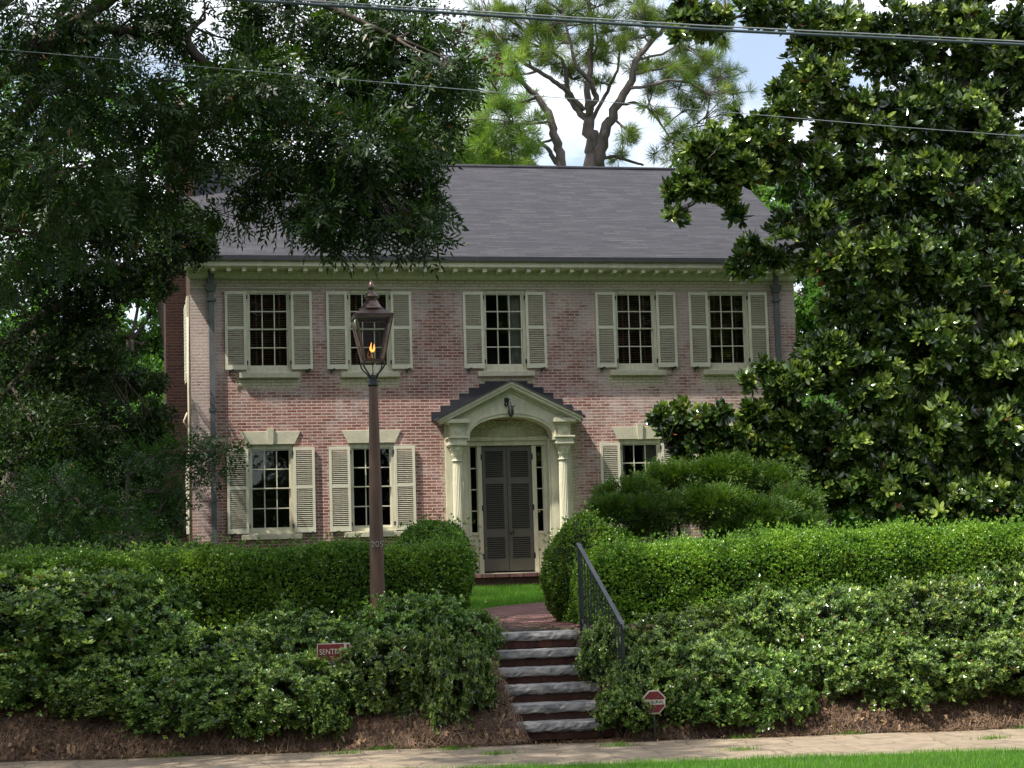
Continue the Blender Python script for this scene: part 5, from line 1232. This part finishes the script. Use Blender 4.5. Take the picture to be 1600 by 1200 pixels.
tree('dense_tree', (tx, TY, 1.4), 'dense dark small leaved tree filling the left side beside the chimney', 'tree', sm_l, [(W(a, b, -1.8 + r_.uniform(-.8, .8)), (rx / s_, rx / s_, rz_ / s_), int(n * 2.4)) for a, b, rx, rz_, n in sb], 'small', 'oak', 'bark', up=.2, subs=5, gap=-.5, seed=61, tintv=.48, twig_r=.008, scale=1.25)
# feathery small tree with level sprays in front of it
fx = W(190, 850, -5.5)
fe_l = [([(fx[0], -5.5, 1.25), (fx[0] + .05, -5.5, 2.2), W(200, 740, -5.5)], [.06, .05, .03]), ([(fx[0], -5.5, 2.0), W(120, 780, -6)], [.03, .015]),
        ([W(200, 745, -5.5), W(255, 705, -5.6), W(330, 705, -5.8)], [.025, .02, .01]), ([(fx[0], -5.5, 1.9), W(260, 780, -5.4)], [.03, .012])]
fb = [(90, 755, 50, 14, 90), (60, 790, 50, 16, 90), (120, 790, 60, 14, 120), (170, 800, 45, 12, 80), (90, 820, 60, 18, 110), (230, 715, 50, 18, 80), (295, 700, 42, 12, 75), (345, 711, 30, 9, 45), (275, 735, 40, 14, 60), (230, 770, 40, 16, 50), (310, 760, 20, 8, 12), (250, 800, 36, 14, 35), (200, 840, 60, 18, 90), (130, 850, 70, 22, 110), (30, 850, 60, 22, 100), (330, 745, 20, 8, 20)]
s_ = FPX / 26.4
tree('feathery_tree', (fx[0], -5.5, 1.25), 'small tree with level feathery sprays behind the left hedge reaching over the downspout', 'tree', fe_l, [(W(a, b, -5.6 + r_.uniform(-.4, .4)), (rx / s_, rx / s_ * .8, rz_ / s_), int(n * 2.2)) for a, b, rx, rz_, n in fb], 'spray', 'spray', 'bark', up=.0, subs=7, gap=-.6, seed=71, tintv=.38, twig_r=.005, scale=.8)

# pines behind the house
def pine(name, label, limbs, tufts, Y_, seed, n_each=9):
    r = np.random.default_rng(seed); b_ = limbs[0][0][0]
    root = thing(name, tuple(b_), label, 'tree', 'pines behind the roof'); mb = MB(); sk = []
    for pts, rad in limbs:
        P_, R_ = [], []; rad = [q * .78 for q in rad]
        for i in range(len(pts) - 1):
            for k in range(5):
                t_ = k / 5; P_.append(np.array(pts[i]) * (1 - t_) + np.array(pts[i + 1]) * t_ + r.normal(size=3) * rad[i] * .2 * (k > 0)); R_.append(rad[i] * (1 - t_) + rad[i + 1] * t_)
        P_.append(np.array(pts[-1])); R_.append(rad[-1]); mb.tube(P_, R_, 10); sk += list(zip(P_, R_))
    skp = np.array([p for p, _ in sk]); skr = np.array([q for _, q in sk]); P_, D_ = [], []
    for (c, rad, n) in tufts:
        c = np.array(c, float); j = np.argmin(((skp - c) ** 2).sum(1) + (skr > .16) * 4); s = spline(skp[j], c, r.uniform(-.1, .15), 8, r); rr = min(.05, skr[j] * .8); mb.tube(s, list(np.linspace(rr, .018, 8)), 5)
        for k in range(int(n * 1.75)):
            q = c + r.normal(size=3) * np.array(rad); a = s[r.integers(3, 8)]
            s2 = spline(a, q, r.uniform(-.15, .1), 5, r); mb.tube(s2, [.016, .014, .012, .010, .008], 4)
            P_.append(q); D_.append(q - s2[-2] + np.array((0, 0, .05))); 
            if r.random() < .6: P_.append(s2[-2]); D_.append(s2[-2] - s2[-3])
    P_, D_ = np.array(P_), np.array(D_)
    mb.build('trunk', 'bark_pine', root)
    V, F_, T = scatter(TP['needle'], P_, D_, r.uniform(1.0, 1.6, len(P_)), .48 + nz(P_, .5, seed) * .16 + r.normal(0, .14, len(P_)), seed=seed)
    npmesh('crown', V, F_, 'needle', root, {'tint': T}); return root
PY0 = 17.0
def w3(a, b, dy=0): return W(a, b, PY0 + dy)
g0 = w3(925, 420); g0[2] = 1.5
main = [([g0, w3(926, 330), w3(927, 262), w3(928, 225), w3(921, 188)], [.46, .40, .36, .28, .20]),
        ([w3(921, 190), w3(918, 150), w3(922, 100), w3(924, 50), w3(918, -30)], [.15, .12, .10, .08, .05]),
        ([w3(922, 195, .1), w3(904, 172, .3), w3(886, 150, .4), w3(884, 110, .4), w3(878, 92, .3), w3(850, 75, .1)], [.15, .12, .10, .08, .06, .04]),
        ([w3(911, 172, -.2), w3(886, 142, -.6), w3(860, 122, -1), w3(835, 108, -1.3), w3(800, 85, -1.6), w3(780, 60, -1.8)], [.10, .09, .08, .07, .06, .03]),
        ([w3(918, 180), w3(932, 155, -.4), w3(925, 128, -.7), w3(900, 105, -1), w3(890, 60, -1.2), w3(880, 20, -1.3)], [.11, .11, .09, .07, .05, .03]),
        ([w3(925, 188, .2), w3(945, 150, .5), w3(965, 110, .8), w3(970, 70, 1)], [.08, .07, .05, .03]),
        ([w3(934, 262, -.1), w3(942, 215, -.3), w3(958, 172, -.5), w3(985, 130, -.7), w3(998, 90, -.8), w3(1020, 62, -.9), w3(1045, 38, -1), w3(1070, 0, -1)], [.26, .20, .17, .14, .11, .09, .07, .05]),
        ([w3(980, 138, -.7), w3(1010, 135, -1), w3(1045, 125, -1.3), w3(1080, 130, -1.4), w3(1110, 148, -1.5)], [.06, .055, .05, .04, .03]),
        ([w3(962, 165, -.5), w3(990, 160, -.2), w3(1012, 168, 0), w3(1030, 190, .1), w3(1046, 215, .2)], [.06, .055, .05, .04, .03]),
        ([w3(936, 248, .2), w3(960, 244, .5), w3(985, 252, .7), w3(1005, 258, .8)], [.06, .06, .05, .04]),
        ([w3(1000, 92, -.8), w3(1035, 85, -.5), w3(1060, 70, -.3), w3(1080, 52, -.2)], [.05, .04, .035, .02]),
        ([w3(990, 115, -.8), w3(1030, 108, -1.2), w3(1060, 95, -1.5)], [.05, .04, .02]),
        ([w3(924, 90, 0), w3(935, 70, .2), w3(930, 40, .3), w3(935, 10, .4)], [.05, .04, .035, .02])]
rr_ = random.Random(77); tf = []
def tft(a, b, rx, rz_, n, dy=0): tf.append((W(a, b, PY0 + dy + rr_.uniform(-1.2, 1.2)), (rx / 59, rx / 59, rz_ / 59), n))
for a, b, rx, rz_, n in [(770, 20, 28, 12, 9), (820, 15, 28, 12, 9), (870, 15, 28, 12, 9), (930, 12, 28, 14, 9), (990, 15, 26, 12, 8), (1040, 25, 22, 12, 7), (1095, 15, 20, 12, 6), (800, 55, 24, 12, 8), (850, 45, 22, 12, 7), (900, 40, 22, 12, 7), (960, 45, 22, 12, 7), (780, 80, 18, 12, 7), (830, 85, 20, 12, 7), (750, 60, 18, 14, 6), (875, 70, 18, 10, 5), (915, 85, 16, 12, 5), (945, 95, 18, 14, 6), (985, 60, 16, 10, 5), (1005, 55, 14, 10, 4), (1010, 105, 18, 10, 6), (1050, 105, 18, 12, 6), (1075, 80, 18, 10, 6), (1080, 110, 18, 14, 7), (1110, 95, 18, 12, 6), (1130, 120, 16, 14, 6), (1060, 140, 18, 10, 6), (1100, 150, 18, 12, 6), (1120, 170, 16, 10, 5), (1080, 170, 14, 10, 4), (1020, 140, 12, 8, 4), (985, 205, 6, 10, 4), (970, 245, 8, 8, 3), (905, 120, 14, 8, 4), (880, 105, 12, 8, 4), (940, 130, 12, 8, 3), (860, 100, 10, 8, 3), (1060, 205, 14, 10, 4), (1055, 230, 14, 12, 5), (1100, 215, 16, 14, 6), (1080, 245, 18, 10, 5), (950, 70, 12, 10, 3), (1020, 175, 10, 6, 3), (800, 110, 14, 8, 4), (1130, 60, 14, 12, 5), (1145, 150, 10, 12, 4)]: tft(a, b, rx, rz_, n)
for k in range(18): tft(rr_.uniform(740, 1130), rr_.uniform(-130, -20), 28, 14, 7)
pine('pine_tree', 'tall forked pine with open sky between its limbs behind the middle of the roof', main, tf, PY0, 81)
PY0 = 13.5
g0 = w3(875, 420); g0[2] = 1.5
p2 = [([g0, w3(880, 330), w3(877, 262), w3(872, 225), w3(860, 185), w3(840, 152), w3(818, 130), w3(806, 105), w3(800, 80)], [.26, .2, .17, .15, .13, .10, .08, .06, .04]),
      ([w3(870, 255, .1), w3(856, 232, .2), w3(840, 218, .3)], [.09, .07, .04]), ([w3(858, 190, -.1), w3(835, 193, -.3), w3(800, 194, -.5)], [.05, .045, .03]), ([w3(868, 218, 0), w3(850, 222, .2), w3(835, 240, .3)], [.05, .04, .02]), ([w3(840, 152, 0), w3(815, 160, .3), w3(780, 165, .5), w3(745, 168, .6)], [.05, .04, .03, .02])]
tf = []
for a, b, rx, rz_, n in [(790, 120, 16, 10, 5), (770, 145, 16, 10, 5), (820, 160, 12, 8, 4), (745, 165, 16, 10, 6), (780, 195, 18, 10, 6), (740, 205, 20, 14, 8), (775, 225, 20, 14, 9), (720, 225, 20, 14, 8), (815, 215, 14, 10, 5), (830, 235, 12, 10, 5), (750, 245, 22, 10, 8), (800, 248, 20, 8, 7), (700, 240, 14, 12, 5), (700, 200, 10, 10, 3), (835, 185, 10, 8, 3), (790, 175, 14, 10, 5), (755, 105, 12, 12, 4), (800, 90, 12, 8, 3)]: tft(a, b, rx, rz_, n, -.3)
pine('pine_tree', 'slim leaning pine just left of the forked pine, with low bushy needles over the ridge', p2, tf, PY0, 82)

# background broadleaf trees
def bgtree(label, base, blobs, seed, tintv=.5, leaf='far', scale=1.0, trunk=.3, gap=-.35, name='broadleaf_tree'):
    bx_, by_ = base; top = max(b[0][2] for b in blobs); cx_ = np.mean([b[0][0] for b in blobs])
    li = [([(bx_, by_, 1.3), ((bx_ + cx_) / 2, by_, top * .45), (cx_, by_, top * .85)], [trunk, trunk * .8, trunk * .3])]
    return tree(name, (bx_, by_, 1.3), label, 'tree', li, blobs, 'far', leaf, 'bark', up=.3, subs=4, gap=gap, gs=.5, seed=seed, tintv=tintv, twig_r=.02, scale=scale, group='trees beyond the house')
def BL(lst, Y_, jit=1.0, k=1.0):
    s = FPX / (Y_ + 32); return [(W(a, b, Y_ + r_.uniform(-jit, jit)), (rx / s, rx / s, rz_ / s), int(n * k)) for a, b, rx, rz_, n in lst]
bgtree('sunlit light green tree right behind the right gable of the house', (W(1270, 700, 9)[0], 9), BL([(1270, 470, 50, 45, 420), (1300, 560, 60, 50, 420), (1250, 400, 45, 50, 350), (1320, 430, 60, 60, 420), (1230, 300, 50, 50, 330), (1300, 330, 60, 50, 330), (1380, 540, 60, 70, 350), (1380, 400, 70, 70, 330), (1280, 650, 80, 50, 300), (1420, 300, 60, 50, 250), (1235, 500, 40, 60, 350), (1245, 600, 40, 60, 350), (1210, 360, 40, 50, 250), (1260, 760, 60, 60, 350), (1350, 780, 80, 50, 300)], 9, 1, 1.9), 91, .55)
bgtree('pale green tree far right seen through the glossy leaves', (W(1480, 700, 20)[0], 20), BL([(1380, 240, 60, 60, 220), (1480, 350, 90, 70, 350), (1550, 480, 90, 80, 350), (1450, 560, 90, 80, 350), (1560, 250, 60, 50, 160), (1440, 690, 100, 60, 300), (1570, 680, 80, 80, 250), (1500, 140, 50, 40, 90)], 20, 2, 1.3), 92, .65, scale=1.3)
bgtree('light green tree low behind the left part of the ridge', (W(690, 400, 24)[0], 24), BL([(700, 245, 40, 18, 260), (760, 250, 50, 14, 260), (650, 240, 50, 25, 200), (820, 258, 40, 10, 120)], 24, 1.5, 1.2), 93, .62, scale=1.1)
bgtree('light green tree low behind the right end of the ridge', (W(1120, 400, 24)[0], 24), BL([(1075, 248, 30, 16, 130), (1120, 235, 40, 25, 200), (1170, 255, 50, 40, 260), (1190, 300, 40, 40, 200)], 24, 1.5, 1.2), 94, .6, scale=1.1)
bgtree('sunlit tree in the gap left of the chimney', (W(200, 700, 16)[0], 16), BL([(210, 530, 45, 30, 170), (180, 570, 50, 30, 190), (230, 590, 40, 30, 150), (160, 500, 40, 30, 120), (240, 480, 30, 30, 60), (200, 650, 80, 50, 350), (100, 600, 70, 70, 300), (250, 620, 30, 40, 120), (250, 540, 30, 50, 160), (215, 450, 50, 40, 200)], 16, 1.2, 1.7), 95, .55, gap=-.3)
bgtree('tall tree beyond the house glimpsed through the drooping leaves', (W(330, 500, 16)[0], 16), BL([(330, 150, 80, 60, 260), (260, 240, 70, 50, 260), (400, 220, 60, 50, 160), (150, 180, 90, 80, 320), (60, 280, 90, 90, 350), (180, 330, 90, 60, 300), (60, 450, 90, 90, 350), (440, 130, 40, 40, 70), (30, 100, 90, 80, 260)], 16, 2, 1.0), 96, .5, scale=1.15)
bgtree('shaded tree at the far left beyond the dense tree', (W(-20, 700, 12)[0], 12), BL([(0, 600, 110, 90, 350), (90, 700, 110, 70, 350), (200, 760, 90, 50, 250), (-60, 400, 110, 120, 350)], 12, 1.5, 1.0), 97, .35)
bgtree('broad dark tree closing the view on the far right', (W(1720, 700, 10)[0], 10), BL([(1700, 500, 120, 150, 600), (1650, 700, 120, 100, 500), (1700, 200, 120, 120, 400)], 10, 1.5, 1.0), 98, .4)
# crape myrtle with red blossom glimpsed behind the magnolia
cm = W(1500, 600, 2.5); s_ = FPX / 34.5
root, AP, AD = tree('flowering_tree', (cm[0], 2.5, 1.4), 'small tree with red blossom glimpsed behind the glossy leaves on the right', 'tree', [([(cm[0], 2.5, 1.4), (cm[0], 2.5, 3.2), (cm[0] - .2, 2.5, 4.6)], [.08, .07, .03])],
     [(W(a, b, 2.5), (rx / s_, rx / s_, rz_ / s_), n) for a, b, rx, rz_, n in [(1480, 530, 70, 50, 350), (1540, 600, 60, 50, 300), (1440, 480, 50, 50, 250), (1520, 400, 60, 60, 300), (1450, 600, 60, 50, 250)]], 'small', 'spray', 'bark_grey', seed=99, scale=1.3)
k = r2.random(len(AP)) < .12
V, F_, T = scatter(TP['flower'], AP[k] + (0, -.12, .02), AD[k], .9, np.full(k.sum(), .5), seed=10); npmesh('blossom', V, F_, 'red_flower', root, {'tint': T})

# distant woods closing the horizon, and the trees across the street behind the viewer (they are what the windows mirror)
def wood_mass(name, n, x0, x1, y0, y1, ztop, seed, sc, label):
    r = np.random.default_rng(seed); x = r.uniform(x0, x1, n); y = r.uniform(y0, y1, n)
    top = ztop * (.8 + .2 * np.sin(x * .35 + seed) + .12 * np.sin(x * 1.1)); z = 1.0 + top * r.random(n) ** .7
    P_ = np.stack([x, y, z], 1); d = r.normal(size=(n, 3)) + (0, -.4, .4)
    V, F_, T = scatter(TP['far'], P_, d, sc * r.uniform(.7, 1.3, n), .42 + nz(P_, .25, seed) * .2 + r.normal(0, .12, n), seed=seed)
    npmesh(name, V, F_, 'far', None, {'tint': T}, loc=(0, 0, 0), label=label, cat='trees', kind='stuff')
wood_mass('distant_woods', 42000, -38, 45, 32, 38, 9.5, 111, 3.2, 'dark far off woods closing the view behind the house')
base_ = tree('street_tree', (-10, -45, 0), 'large leafy tree across the street mirrored in the window panes', 'tree', [([(-10, -45, 0), (-10, -45, 6), (-10, -45, 12)], [.3, .25, .1])],
    [((-10 + r_.uniform(-5, 5), -45 + r_.uniform(-2.5, 2.5), r_.uniform(2.5, 17)), (2.2, 2.2, 1.8), 230) for k in range(36)], 'far', 'oak', 'bark', seed=121, scale=2.6, subs=1, group='trees across the street')[0]
for x_t, sc_ in ((-21, 1.05), (1.5, .95), (12, 1.1), (23, 1.0), (-32, 1.1)):
    c_ = dup(base_, None, (x_t + 10, rnd.uniform(-2, 2), 0)); c_.scale = (sc_, sc_, sc_); c_.rotation_euler.z = rnd.uniform(0, 6)
